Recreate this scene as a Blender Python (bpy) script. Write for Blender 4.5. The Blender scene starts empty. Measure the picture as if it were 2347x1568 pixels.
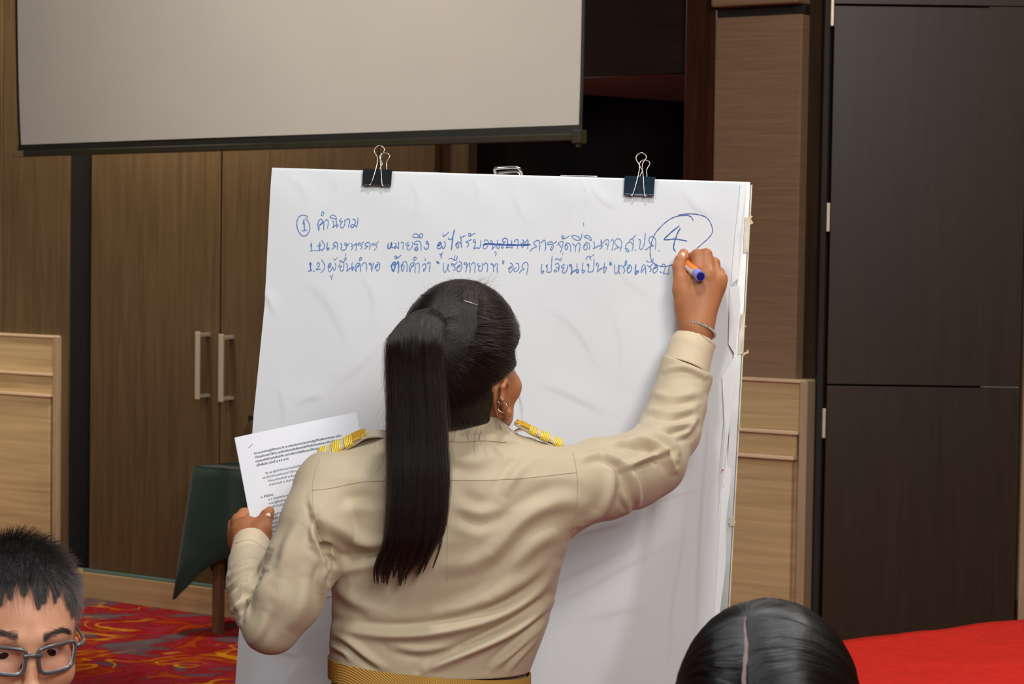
import bpy, math, random
import numpy as np
from mathutils import Vector, Matrix
from mathutils.bvhtree import BVHTree
random.seed(7); RNG = np.random.default_rng(7)
SC = bpy.context.scene
COL = SC.collection

# ------------------------------------------------------------------ camera, exposure, world, lights
FPX, CX, CY = 5200.0, 1173.5, 784.0
CAM = np.array([0.0, 0.0, 1.62])
_th = math.atan(224 / FPX); _ph = math.radians(0.84)
_F = np.array([0, math.cos(_th), -math.sin(_th)]); _r0 = np.array([1.0, 0, 0]); _u0 = np.array([0, math.sin(_th), math.cos(_th)])
_R = math.cos(_ph) * _r0 + math.sin(_ph) * _u0
_U = -math.sin(_ph) * _r0 + math.cos(_ph) * _u0
cd = bpy.data.cameras.new('camera'); cam = bpy.data.objects.new('camera', cd); COL.objects.link(cam)
cd.sensor_width = 36.0; cd.lens = FPX / 2347 * 36.0; cd.clip_start = 0.1; cd.clip_end = 60
cam.matrix_world = Matrix(((_R[0], _U[0], -_F[0], CAM[0]), (_R[1], _U[1], -_F[1], CAM[1]), (_R[2], _U[2], -_F[2], CAM[2]), (0, 0, 0, 1)))
cd.dof.use_dof = True; cd.dof.focus_distance = 3.72; cd.dof.aperture_fstop = 17.0
SC.camera = cam
SC.view_settings.view_transform = 'Standard'; SC.view_settings.look = 'None'
SC.view_settings.exposure = 0.0; SC.view_settings.gamma = 1.0; SC.view_settings.use_curve_mapping = False
w = bpy.data.worlds.new('world'); SC.world = w; w.use_nodes = True
w.node_tree.nodes['Background'].inputs[0].default_value = (1.0, 0.86, 0.72, 1); w.node_tree.nodes['Background'].inputs[1].default_value = 0.10

def area(name, loc, target, size, power, col, sy=None):
    l = bpy.data.lights.new(name, 'AREA'); l.energy = power; l.color = col; l.size = size
    if sy: l.shape = 'RECTANGLE'; l.size_y = sy
    o = bpy.data.objects.new(name, l); COL.objects.link(o); o.location = loc
    o.rotation_euler = (Vector(target) - Vector(loc)).to_track_quat('-Z', 'Y').to_euler()
    return o
area('ceiling_light_board', (0.14, 3.15, 3.3), (0.2, 3.7, 1.2), 0.15, 19, (0.94, 0.97, 1.0))
area('ceiling_light_left', (-1.3, 2.0, 3.2), (-0.1, 3.8, 1.3), 0.6, 21, (0.95, 0.98, 1.0))
area('ceiling_light_right', (1.2, 1.0, 3.2), (0.1, 3.9, 1.2), 0.7, 40, (1.0, 0.93, 0.84))
area('ceiling_light_rear', (0.9, -1.0, 3.2), (0.1, 4.0, 1.1), 1.4, 88, (0.94, 0.98, 1.0))
area('ceiling_light_wall_right', (1.1, 6.0, 3.3), (1.0, 8.2, 1.4), 0.35, 13, (1.0, 0.88, 0.74))
area('ceiling_light_screen', (-2.0, 6.3, 3.3), (-0.8, 8.2, 2.3), 1.0, 34, (1.0, 0.93, 0.86))
area('ceiling_light_table', (1.4, 4.3, 3.1), (1.3, 4.8, 0.7), 0.4, 23, (1.0, 0.93, 0.86))
area('ceiling_light_doors', (-1.75, 9.25, 3.25), (-1.9, 10.1, 1.9), 0.3, 46, (1.0, 0.90, 0.74))
sl = bpy.data.lights.new('wainscot_fill_spot', 'SPOT'); sl.energy = 700; sl.spot_size = math.radians(17); sl.spot_blend = 1.0; sl.shadow_soft_size = 0.12; sl.color = (1.0, 0.90, 0.74)  # added spot, aimed below the screen to brighten the left wainscot
so_ = bpy.data.objects.new('wainscot_fill_spot', sl); COL.objects.link(so_); so_.location = (-2.9, 3.6, 3.0); so_.rotation_euler = (Vector((-2.75, 10.3, 0.85)) - so_.location).to_track_quat('-Z', 'Y').to_euler()

# ------------------------------------------------------------------ helpers
def ray(px, py):
    return _F + _R * ((px - CX) / FPX) + _U * ((CY - py) / FPX)
def P(px, py, Y):
    d = ray(px, py); return CAM + d * (Y / d[1])
def proj(V):
    v = V - CAM; z = v @ _F
    return CX + FPX * (v @ _R) / z, CY - FPX * (v @ _U) / z
def plane_hit(px, py, p0, n):
    d = ray(px, py); return CAM + d * (np.dot(p0 - CAM, n) / np.dot(d, n))

def sset(n, k, v):
    if k in n.inputs: n.inputs[k].default_value = v
def srgb(r, g, b):
    f = lambda c: (c / 255 / 12.92) if c / 255 <= 0.04045 else ((c / 255 + 0.055) / 1.055) ** 2.4
    return (f(r), f(g), f(b), 1)
def mat(name, col, rough=0.6, metal=0.0, var=0.0, vscale=20.0, bump=0.0, bscale=200.0, stretch=(1, 1, 1), spec=0.5, sheen=0, trans=0, coat=0, col2=None, sss=0, ior=None, alpha=None):
    m = bpy.data.materials.new(name); m.use_nodes = True; nt = m.node_tree
    b = nt.nodes['Principled BSDF']; b.inputs['Base Color'].default_value = col
    b.inputs['Roughness'].default_value = rough; b.inputs['Metallic'].default_value = metal
    b.inputs['Specular IOR Level'].default_value = spec
    if sheen: b.inputs['Sheen Weight'].default_value = sheen
    if coat: b.inputs['Coat Weight'].default_value = coat; b.inputs['Coat Roughness'].default_value = 0.15
    if trans: b.inputs['Transmission Weight'].default_value = trans
    if ior: b.inputs['IOR'].default_value = ior
    if sss:
        b.inputs['Subsurface Weight'].default_value = sss; b.inputs['Subsurface Radius'].default_value = (0.012, 0.005, 0.003); b.inputs['Subsurface Scale'].default_value = 0.6
    if alpha is not None: b.inputs['Alpha'].default_value = alpha
    tc = nt.nodes.new('ShaderNodeTexCoord'); mp = nt.nodes.new('ShaderNodeMapping'); mp.inputs['Scale'].default_value = stretch
    nt.links.new(tc.outputs['Object'], mp.inputs[0])
    if var:
        n = nt.nodes.new('ShaderNodeTexNoise'); n.inputs['Scale'].default_value = vscale; n.inputs['Detail'].default_value = 4
        r = nt.nodes.new('ShaderNodeMix'); r.data_type = 'RGBA'
        r.inputs[6].default_value = tuple(c * (1 - var) for c in col[:3]) + (1,)
        r.inputs[7].default_value = col2 if col2 else tuple(min(1, c * (1 + var)) for c in col[:3]) + (1,)
        mr = nt.nodes.new('ShaderNodeMapRange'); mr.inputs[1].default_value = 0.3; mr.inputs[2].default_value = 0.7
        nt.links.new(mp.outputs[0], n.inputs['Vector']); nt.links.new(n.outputs[0], mr.inputs[0]); nt.links.new(mr.outputs[0], r.inputs[0]); nt.links.new(r.outputs[2], b.inputs['Base Color'])
    if bump:
        n2 = nt.nodes.new('ShaderNodeTexNoise'); n2.inputs['Scale'].default_value = bscale; n2.inputs['Detail'].default_value = 3
        bp = nt.nodes.new('ShaderNodeBump'); bp.inputs['Strength'].default_value = bump; bp.inputs['Distance'].default_value = 0.001
        nt.links.new(mp.outputs[0], n2.inputs['Vector']); nt.links.new(n2.outputs[0], bp.inputs['Height']); nt.links.new(bp.outputs[0], b.inputs['Normal'])
    return m

def link(name, data, parent=None, m=None):
    o = bpy.data.objects.new(name, data); COL.objects.link(o)
    if parent: o.parent = parent
    if m is not None and hasattr(data, 'materials'): data.materials.append(m)
    return o
def mesh(name, V, F, parent=None, m=None, smooth=False):
    me = bpy.data.meshes.new(name)
    V = np.asarray(V, dtype=np.float32)
    if isinstance(F, np.ndarray):
        n, k = F.shape
        me.vertices.add(len(V)); me.vertices.foreach_set('co', V.ravel())
        me.loops.add(n * k); me.loops.foreach_set('vertex_index', F.astype(np.int32).ravel())
        me.polygons.add(n); me.polygons.foreach_set('loop_start', np.arange(0, n * k, k, dtype=np.int32))
        me.update(calc_edges=True)
    else:
        me.from_pydata(V.tolist(), [], F)
    me.validate()
    if smooth: me.polygons.foreach_set('use_smooth', [True] * len(me.polygons))
    return link(name, me, parent, m)
def tag(o, label=None, cat=None, group=None, kind=None):
    if label: o['label'] = label
    if cat: o['category'] = cat
    if group: o['group'] = group
    if kind: o['kind'] = kind
    return o
def empty(name, loc=(0, 0, 0)):
    o = bpy.data.objects.new(name, None); COL.objects.link(o); o.location = loc; o.empty_display_size = 0.05; return o
def adopt(root, *kids):
    """parent world-space pieces to an empty that stands elsewhere"""
    bpy.context.view_layer.update()
    for k in kids:
        k.parent = root; k.matrix_parent_inverse = Matrix.Translation(-root.location)
def boxvf(c, ax, ay, az):
    """box from centre and three half-axis vectors"""
    c, ax, ay, az = map(np.asarray, (c, ax, ay, az)); V = []
    for sz in (-1, 1):
        for sy in (-1, 1):
            for sx in (-1, 1): V.append(c + sx * ax + sy * ay + sz * az)
    F = [(0, 2, 3, 1), (4, 5, 7, 6), (0, 1, 5, 4), (2, 6, 7, 3), (0, 4, 6, 2), (1, 3, 7, 5)]
    return V, F
class MB:
    def __init__(s): s.V = []; s.F = []
    def add(s, V, F):
        k = len(s.V); s.V += [tuple(v) for v in V]; s.F += [tuple(i + k for i in f) for f in F]; return s
    def box(s, c, ax, ay, az): return s.add(*boxvf(c, ax, ay, az))
    def tube(s, pts, r, n=8, cap=True):
        pts = [np.asarray(p, float) for p in pts]; rr = r if hasattr(r, '__len__') else [r] * len(pts)
        ring = []; prev = None
        for i, p in enumerate(pts):
            t = pts[min(i + 1, len(pts) - 1)] - pts[max(i - 1, 0)]; t = t / (np.linalg.norm(t) + 1e-12)
            if prev is None:
                a = np.array([0, 0, 1.0]) if abs(t[2]) < 0.9 else np.array([1.0, 0, 0]); u = np.cross(t, a)
            else: u = prev - t * np.dot(prev, t)
            u /= np.linalg.norm(u) + 1e-12; v = np.cross(t, u); prev = u
            ring.append([p + rr[i] * (math.cos(2 * math.pi * k / n) * u + math.sin(2 * math.pi * k / n) * v) for k in range(n)])
        V = [q for g in ring for q in g]; F = []
        for i in range(len(pts) - 1):
            for k in range(n): F.append((i * n + k, i * n + (k + 1) % n, (i + 1) * n + (k + 1) % n, (i + 1) * n + k))
        if cap: F.append(tuple(range(n - 1, -1, -1))); F.append(tuple((len(pts) - 1) * n + k for k in range(n)))
        return s.add(V, F)
    def build(s, name, m=None, parent=None, smooth=False, bevel=0):
        o = mesh(name, s.V, s.F, parent, m, smooth)
        if bevel:
            b = o.modifiers.new('bevel', 'BEVEL'); b.width = bevel; b.segments = 2; b.limit_method = 'ANGLE'
        return o
def smoothpath(pts, n=6):
    pts = [np.asarray(p, float) for p in pts]
    if len(pts) < 3: return pts
    out = []
    for i in range(len(pts) - 1):
        p0 = pts[max(i - 1, 0)]; p1 = pts[i]; p2 = pts[i + 1]; p3 = pts[min(i + 2, len(pts) - 1)]
        for k in range(n):
            t = k / n
            out.append(0.5 * ((2 * p1) + (-p0 + p2) * t + (2 * p0 - 5 * p1 + 4 * p2 - p3) * t * t + (-p0 + 3 * p1 - 3 * p2 + p3) * t ** 3))
    out.append(pts[-1]); return out

# ------------------------------------------------------------------ distance-field modelling
class Sdf:
    def __init__(s, lo, hi, h):
        s.lo = np.asarray(lo, float); s.h = h; s.n = np.ceil((np.asarray(hi) - s.lo) / h).astype(int) + 1
        s.F = np.full(s.n, 0.05, np.float32)
    def _v(s, lo, hi):
        i0 = np.clip(np.floor((np.asarray(lo) - s.lo) / s.h).astype(int), 0, s.n); i1 = np.clip(np.ceil((np.asarray(hi) - s.lo) / s.h).astype(int) + 1, 0, s.n)
        if (i1 <= i0).any(): return None
        ax = [(s.lo[a] + s.h * np.arange(i0[a], i1[a])).astype(np.float32) for a in range(3)]
        return (slice(i0[0], i1[0]), slice(i0[1], i1[1]), slice(i0[2], i1[2])), np.meshgrid(*ax, indexing='ij', sparse=True)
    def apply(s, fn, lo, hi, k, op='u'):
        r = s._v(np.asarray(lo) - k - 2 * s.h, np.asarray(hi) + k + 2 * s.h)
        if r is None: return
        sl, (X, Y, Z) = r; b = fn(X, Y, Z).astype(np.float32); a = s.F[sl]; k = max(k, 1e-5)
        if op == 'u': h = np.clip(0.5 + 0.5 * (a - b) / k, 0, 1); s.F[sl] = a + (b - a) * h - k * h * (1 - h)
        elif op == 's': h = np.clip(0.5 - 0.5 * (a + b) / k, 0, 1); s.F[sl] = a + (-b - a) * h + k * h * (1 - h)
        elif op == 'i': h = np.clip(0.5 - 0.5 * (b - a) / k, 0, 1); s.F[sl] = b + (a - b) * h + k * h * (1 - h)
    def cone(s, p, q, r1, r2, k=0.01, op='u'):
        p = np.asarray(p, float); q = np.asarray(q, float); d = q - p; L = max(float(d @ d), 1e-9); m = max(r1, r2)
        def fn(X, Y, Z):
            t = np.clip(((X - p[0]) * d[0] + (Y - p[1]) * d[1] + (Z - p[2]) * d[2]) / L, 0, 1)
            return np.sqrt((X - p[0] - t * d[0]) ** 2 + (Y - p[1] - t * d[1]) ** 2 + (Z - p[2] - t * d[2]) ** 2) - (r1 + (r2 - r1) * t)
        s.apply(fn, np.minimum(p, q) - m, np.maximum(p, q) + m, k, op)
    def chain(s, pts, rs, k=0.008, op='u'):
        for i in range(len(pts) - 1): s.cone(pts[i], pts[i + 1], rs[i], rs[i + 1], k, op)
    def ell(s, c, r, M=None, k=0.01, op='u'):
        c = np.asarray(c, float); r = np.asarray(r, float); M = np.eye(3) if M is None else np.asarray(M)   # rows = local axes
        def fn(X, Y, Z):
            dx, dy, dz = X - c[0], Y - c[1], Z - c[2]; a = b = 0
            for i in range(3):
                q = dx * M[i][0] + dy * M[i][1] + dz * M[i][2]; a = a + (q / r[i]) ** 2; b = b + (q / r[i] ** 2) ** 2
            a = np.sqrt(a); return a * (a - 1) / (np.sqrt(b) + 1e-6)
        e = np.sqrt(((M * r[:, None]) ** 2).sum(0)); s.apply(fn, c - e, c + e, k, op)
    def mesh(s):
        F = s.F; F[0] = F[-1] = 0.05; F[:, 0] = F[:, -1] = 0.05; F[:, :, 0] = F[:, :, -1] = 0.05
        S = F < 0; n = F.shape
        c = [S[i:n[0] - 1 + i, j:n[1] - 1 + j, k:n[2] - 1 + k] for i in (0, 1) for j in (0, 1) for k in (0, 1)]
        anyc = c[0].copy(); allc = c[0].copy()
        for q in c[1:]: anyc |= q; allc &= q
        idx = np.argwhere(anyc & ~allc); cid = np.full(anyc.shape, -1, np.int32); cid[tuple(idx.T)] = np.arange(len(idx))
        off = np.array([(i, j, k) for i in (0, 1) for j in (0, 1) for k in (0, 1)])
        val = np.stack([F[tuple((idx + o).T)] for o in off], 1)
        acc = np.zeros((len(idx), 3)); cnt = np.zeros(len(idx))
        for a in range(8):
            for b in range(a + 1, 8):
                if np.abs(off[a] - off[b]).sum() != 1: continue
                va, vb = val[:, a], val[:, b]; mk = (va < 0) != (vb < 0)
                t = np.where(mk, va / np.where(mk, va - vb, 1), 0)
                acc += mk[:, None] * (off[a] + t[:, None] * (off[b] - off[a])); cnt += mk
        V = s.lo + (idx + acc / cnt[:, None]) * s.h
        Q = []
        for ax in range(3):
            o1, o2 = [(1, 2), (2, 0), (0, 1)][ax]
            sl0 = [slice(None)] * 3; sl1 = [slice(None)] * 3; sl0[ax] = slice(0, n[ax] - 1); sl1[ax] = slice(1, n[ax])
            A = S[tuple(sl0)]; B = S[tuple(sl1)]; e = np.argwhere(A != B); e = e[(e[:, o1] > 0) & (e[:, o2] > 0) & (e[:, o1] < n[o1] - 1) & (e[:, o2] < n[o2] - 1)]
            g = A[tuple(e.T)]; u = np.zeros(3, int); v = np.zeros(3, int); u[o1] = 1; v[o2] = 1
            q = np.stack([cid[tuple((e - u - v).T)], cid[tuple((e - v).T)], cid[tuple(e.T)], cid[tuple((e - u).T)]], 1)
            q[~g] = q[~g][:, ::-1]; Q.append(q)
        Q = np.concatenate(Q); Q = Q[(Q >= 0).all(1)]
        return V, Q
def vnormals(V, Q):
    n = np.cross(V[Q[:, 2]] - V[Q[:, 0]], V[Q[:, 3]] - V[Q[:, 1]]); N = np.zeros_like(V)
    for k in range(4): np.add.at(N, Q[:, k], n)
    return N / (np.linalg.norm(N, axis=1)[:, None] + 1e-12)
def relax(V, Q, it=2, lam=0.5):
    E = np.concatenate([Q[:, [0, 1]], Q[:, [1, 2]], Q[:, [2, 3]], Q[:, [3, 0]]])
    deg = np.bincount(E.ravel(), minlength=len(V)).astype(float)[:, None]
    for _ in range(it):
        A = np.stack([np.bincount(E[:, 0], V[E[:, 1], a], len(V)) + np.bincount(E[:, 1], V[E[:, 0], a], len(V)) for a in range(3)], 1)
        V = V + lam * (A / np.maximum(deg, 1) - V)
    return V
def joinvq(*parts):
    Vs, Qs, k = [], [], 0
    for V, Q in parts: Vs.append(V); Qs.append(Q + k); k += len(V)
    return np.concatenate(Vs), np.concatenate(Qs)
def seg_dist(x, y, pts):
    """distance of points to a 2-D polyline, and arc parameter 0..1"""
    pts = np.asarray(pts, float); L = np.linalg.norm(np.diff(pts, axis=0), axis=1); cum = np.concatenate([[0], np.cumsum(L)]); tot = cum[-1]
    best = np.full(x.shape, 1e9); par = np.zeros(x.shape); side = np.zeros(x.shape)
    for i in range(len(pts) - 1):
        d = pts[i + 1] - pts[i]; t = np.clip(((x - pts[i][0]) * d[0] + (y - pts[i][1]) * d[1]) / (d @ d), 0, 1)
        ex = x - pts[i][0] - t * d[0]; ey = y - pts[i][1] - t * d[1]; q = np.hypot(ex, ey); m = q < best
        best = np.where(m, q, best); par = np.where(m, (cum[i] + t * L[i]) / tot, par); side = np.where(m, np.sign(d[0] * ey - d[1] * ex), side)
    return best, par, side
def folds(V, Q, specs, ymax=None):
    """raise or sink the cloth along fold lines (given where they lie on the figure); amplitude in metres"""
    N = vnormals(V, Q); x, y = proj(V); D = np.zeros(len(V)); face = np.clip(-N[:, 1] * 1.5 + 0.3, 0, 1)
    if ymax is not None: face = face * (V[:, 1] < ymax)
    for pts, wd, amp in specs:
        pts = np.array(smoothpath(pts, 4)); lo = pts.min(0) - 4 * wd; hi = pts.max(0) + 4 * wd
        m = np.where((x > lo[0]) & (x < hi[0]) & (y > lo[1]) & (y < hi[1]))[0]
        if not len(m): continue
        d, t, sd = seg_dist(x[m], y[m], pts); env = np.sin(np.pi * np.clip(t, 0.03, 0.97)) ** 0.6
        # a soft crest on one side and a sharper hollow on the other, as draped cloth folds do
        prof = np.exp(-(d / wd) ** 2) - 0.55 * np.exp(-((d * sd - 1.6 * wd) / (0.9 * wd)) ** 2)
        D[m] += amp * env * prof
    return V + N * (D * face)[:, None]
def bvh(V, Q): return BVHTree.FromPolygons([tuple(v) for v in V], [tuple(int(i) for i in q) for q in Q])
def cast(tree, px, py):
    d = Vector(ray(px, py)).normalized(); h = tree.ray_cast(Vector(CAM), d)
    return None if h[0] is None else (np.array(h[0]), np.array(h[1]))
def on_surface(tree, pts, lift=0.0006, step=6):
    out = []
    pts = [np.asarray(p, float) for p in pts]
    for i in range(len(pts) - 1):
        n = max(1, int(np.linalg.norm(pts[i + 1] - pts[i]) / step))
        for k in range(n + (i == len(pts) - 2)):
            q = pts[i] + (pts[i + 1] - pts[i]) * k / n; h = cast(tree, q[0], q[1])
            if h: out.append(h[0] + h[1] * lift)
    return out
def strands(name, curves, r0, r1, m, parent=None):
    """curves: list of (n,3) arrays -> one hair object"""
    hc = bpy.data.hair_curves.new(name); hc.add_curves([len(c) for c in curves])
    pos = np.concatenate(curves).astype(np.float32); hc.attributes['position'].data.foreach_set('vector', pos.ravel())
    ra = hc.attributes.get('radius') or hc.attributes.new('radius', 'FLOAT', 'POINT')
    rad = np.concatenate([np.linspace(r0, r1, len(c)) for c in curves]).astype(np.float32); ra.data.foreach_set('value', rad)
    o = link(name, hc, parent); hc.materials.append(m); o['kind'] = 'stuff'
    return o
# ------------------------------------------------------------------ materials
def woodmat(name, c1, c2, stretch, scale=3.0, rough=0.45, spec=0.4, bump=0.15):
    m = bpy.data.materials.new(name); m.use_nodes = True; nt = m.node_tree; b = nt.nodes['Principled BSDF']
    b.inputs['Roughness'].default_value = rough; b.inputs['Specular IOR Level'].default_value = spec
    tc = nt.nodes.new('ShaderNodeTexCoord'); mp = nt.nodes.new('ShaderNodeMapping'); mp.inputs['Scale'].default_value = stretch
    n = nt.nodes.new('ShaderNodeTexNoise'); n.inputs['Scale'].default_value = scale; n.inputs['Detail'].default_value = 7; n.inputs['Roughness'].default_value = 0.62; n.inputs['Distortion'].default_value = 0.6
    cr = nt.nodes.new('ShaderNodeValToRGB'); cr.color_ramp.elements[0].position = 0.3; cr.color_ramp.elements[1].position = 0.72
    cr.color_ramp.elements[0].color = c1; cr.color_ramp.elements[1].color = c2
    bp = nt.nodes.new('ShaderNodeBump'); bp.inputs['Strength'].default_value = bump; bp.inputs['Distance'].default_value = 0.002
    L = nt.links.new; L(tc.outputs['Object'], mp.inputs[0]); L(mp.outputs[0], n.inputs['Vector']); L(n.outputs[0], cr.inputs[0]); L(cr.outputs[0], b.inputs['Base Color']); L(n.outputs[0], bp.inputs['Height']); L(bp.outputs[0], b.inputs['Normal'])
    return m
# wall pieces are built in a wall-aligned object frame (x along the wall, z up)
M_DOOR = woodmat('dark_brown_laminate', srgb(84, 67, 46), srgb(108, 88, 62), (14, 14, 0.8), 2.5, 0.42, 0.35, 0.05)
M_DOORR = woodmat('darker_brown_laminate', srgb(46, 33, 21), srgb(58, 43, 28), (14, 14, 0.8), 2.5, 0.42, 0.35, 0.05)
M_FABRIC = woodmat('taupe_wall_fabric', srgb(124, 99, 76), srgb(144, 117, 92), (1.5, 1.5, 60), 3, 0.8, 0.2, 0.2)
M_LIGHTWOOD = woodmat('pale_oak_veneer', srgb(172, 144, 102), srgb(208, 180, 136), (0.6, 0.6, 16), 2.2, 0.45, 0.35, 0.05)
M_POSTWOOD = woodmat('pinkish_oak_edge', srgb(164, 138, 110), srgb(186, 160, 132), (6, 6, 0.8), 2.2, 0.45, 0.35, 0.05)
M_LEDGE = mat('oak_ledge_highlight', srgb(222, 194, 160), .4, var=.04)  # paler than the oak: highlight along the board edges is in the colour
M_MAHOG = woodmat('dark_mahogany', srgb(46, 24, 16), srgb(70, 38, 26), (20, 20, 1.2), 2.5, 0.25, 0.5, 0.05)
M_BEAM = woodmat('near_black_lacquered_wood', srgb(30, 21, 17), srgb(44, 32, 26), (1.0, 1.0, 24), 2.5, 0.3, 0.5, 0.1)
M_BLACK = mat('black_recess_shade', srgb(14, 12, 12), 0.9, var=0.2)  # black puts the shade of recesses and openings into the colour
M_DARKGAP = mat('dark_shadow_gap_lining', srgb(24, 17, 14), 0.7, var=0.2)
M_METAL = mat('brushed_nickel', srgb(206, 192, 170), 0.42, 0.35, var=0.05, vscale=60)
M_TEAL = mat('grey_green_gap_light', srgb(96, 124, 116), 0.5, var=0.1)  # colour of the light showing in the gap under the doors

# ------------------------------------------------------------------ back wall frame
WA = P(75, 560, 10.4); WB = P(1790, 560, 8.25); WA[2] = WB[2] = 0
WD = (WB - WA) / np.linalg.norm(WB - WA); WN = np.array([WD[1], -WD[0], 0.0])     # towards the room
WROOT_M = Matrix(((WD[0], -WN[0], 0, WA[0]), (WD[1], -WN[1], 0, WA[1]), (0, 0, 1, 0), (0, 0, 0, 1)))
def wu(px, py, off=0.0):
    h = plane_hit(px, py, WA + WN * off, WN); return float((h - WA) @ WD), float(h[2])
def U(px, py=900, off=0.0): return wu(px, py, off)[0]
def Z(px, py, off=0.0): return wu(px, py, off)[1]
def wbox(name, u0, u1, o0, o1, z0, z1, m, parent=None, bevel=0.002):
    """box in the wall frame: u along the wall, o = distance in front of the wall plane"""
    V, F = boxvf(((u0 + u1) / 2, -(o0 + o1) / 2, (z0 + z1) / 2), (abs(u1 - u0) / 2, 0, 0), (0, abs(o1 - o0) / 2, 0), (0, 0, abs(z1 - z0) / 2))
    o = MB().add(V, F).build(name, m, None, bevel=bevel)
    if parent is None: o.matrix_world = WROOT_M
    else: o.parent = parent
    return o
def wroot(name):
    o = bpy.data.objects.new(name, None); COL.objects.link(o); o.matrix_world = WROOT_M; return o
def structure(o, label=None): o['kind'] = 'structure'; (label and o.__setitem__('label', label)); return o
H = 3.4
# floor
def carpet():
    m = bpy.data.materials.new('swirled_red_carpet'); m.use_nodes = True; nt = m.node_tree; b = nt.nodes['Principled BSDF']; b.inputs['Roughness'].default_value = 0.95; b.inputs['Specular IOR Level'].default_value = 0.1
    L = nt.links.new; N = nt.nodes.new
    tc = N('ShaderNodeTexCoord'); n1 = N('ShaderNodeTexNoise'); n1.inputs['Scale'].default_value = 2.6; n1.inputs['Detail'].default_value = 3; n1.inputs['Distortion'].default_value = 1.6
    cr = N('ShaderNodeValToRGB'); r = cr.color_ramp; r.interpolation = 'LINEAR'
    cols = [(0.30, (110, 92, 96)), (0.40, (104, 70, 78)), (0.44, (150, 20, 18)), (0.50, (160, 44, 60)), (0.55, (150, 22, 16)), (0.60, (178, 74, 20)), (0.68, (150, 24, 22)), (0.75, (128, 80, 84))]
    r.elements[0].position = cols[0][0]; r.elements[0].color = srgb(*cols[0][1]); r.elements[1].position = cols[-1][0]; r.elements[1].color = srgb(*cols[-1][1])
    for p, c in cols[1:-1]: e = r.elements.new(p); e.color = srgb(*c)
    n2 = N('ShaderNodeTexNoise'); n2.inputs['Scale'].default_value = 3.4; n2.inputs['Detail'].default_value = 0.6; n2.inputs['Distortion'].default_value = 1.6
    r2 = N('ShaderNodeValToRGB'); r2.color_ramp.elements[0].position = 0.49; r2.color_ramp.elements[0].color = (0, 0, 0, 1); r2.color_ramp.elements[1].position = 0.505; r2.color_ramp.elements[1].color = (1, 1, 1, 1)
    e = r2.color_ramp.elements.new(0.535); e.color = (1, 1, 1, 1); e = r2.color_ramp.elements.new(0.55); e.color = (0, 0, 0, 1)
    n3 = N('ShaderNodeTexNoise'); n3.inputs['Scale'].default_value = 2.6; mr = N('ShaderNodeMapRange'); mr.inputs[1].default_value = 0.47; mr.inputs[2].default_value = 0.55
    mu = N('ShaderNodeMath'); mu.operation = 'MULTIPLY'
    mx = N('ShaderNodeMix'); mx.data_type = 'RGBA'; mx.inputs[7].default_value = srgb(214, 142, 24)
    for n in (n1, n2, n3): L(tc.outputs['Object'], n.inputs['Vector'])
    L(n1.outputs[0], cr.inputs[0]); L(n2.outputs[0], r2.inputs[0]); L(n3.outputs[0], mr.inputs[0]); L(r2.outputs[0], mu.inputs[0]); L(mr.outputs[0], mu.inputs[1]); L(mu.outputs[0], mx.inputs[0]); L(cr.outputs[0], mx.inputs[6]); L(mx.outputs[2], b.inputs['Base Color'])
    f = N('ShaderNodeTexNoise'); f.inputs['Scale'].default_value = 220; bp = N('ShaderNodeBump'); bp.inputs['Strength'].default_value = 0.5; bp.inputs['Distance'].default_value = 0.003
    L(tc.outputs['Object'], f.inputs['Vector']); L(f.outputs[0], bp.inputs['Height']); L(bp.outputs[0], b.inputs['Normal'])
    return m
fl = MB().box((0, 5.0, -0.05), (5.5, 0, 0), (0, 8.5, 0), (0, 0, 0.05)).build('floor', carpet()); structure(fl, 'carpet with red, orange and purple swirls')

# --- left: wainscot, wall panel, folding doors
zr = Z(75, 768, 0.10)
u_l0 = U(-330, 900, 0); uA = U(147, 1000, 0.02)
root = wroot('wall_left'); structure(root)
wbox('wall_panel', u_l0, U(14, 600), 0.012, 0.03, 0, H, M_DOOR, root)
wbox('wall_panel', U(16.5, 600), U(155, 600, 0.03), 0.012, 0.03, 0, H, M_DOOR, root)
wbox('wall_backing', u_l0, U(155, 600, 0.03) - .003, -0.12, 0.010, 0, H, M_BLACK, root)
zt = Z(75, 766, 0.12)
def wainscot(name, ua, ub, post_w, zt, z1, z2, o=0.12):
    r = wroot(name); tag(r, None); structure(r)
    wbox('wainscot_core', ua, ub - 0.012, 0.0, o - 0.03, 0, zt - 0.012, M_LIGHTWOOD, r)
    wbox('end_post', ub - post_w, ub, 0.0, o + 0.004, 0, zt - 0.004, M_POSTWOOD, r, 0.003)
    uc = ub - post_w - 0.004
    wbox('top_rail', ua, uc, o - 0.03, o - 0.012, z1 + 0.006, zt - 0.006, M_LIGHTWOOD, r, 0.003)
    wbox('cap_ledge', ua, ub - 0.01, 0.0, o, zt - 0.012, zt, M_LEDGE, r, 0.002)
    wbox('ledge_strip', ua, uc, o - 0.03, o + 0.006, z1 - 0.008, z1 + 0.006, M_LEDGE, r, 0.003)
    wbox('middle_rail', ua, uc - 0.012, o - 0.03, o - 0.008, z2 + 0.006, z1 - 0.008, M_LIGHTWOOD, r, 0.003)
    wbox('ledge_strip', ua, uc - 0.012, o - 0.03, o + 0.012, z2 - 0.008, z2 + 0.006, M_LEDGE, r, 0.003)
    wbox('lower_panel', ua, uc - 0.026, o - 0.03, o - 0.006, 0.0, z2 - 0.008, M_LIGHTWOOD, r, 0.003)
    return r
structure(wainscot('wall_left_wainscot', u_l0, U(132, 1000, 0.05), U(132, 1000, .05) - U(121, 1000, .05), Z(75, 767, .05), Z(60, 855, .05), Z(60, 903, .05), 0.05))
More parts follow.
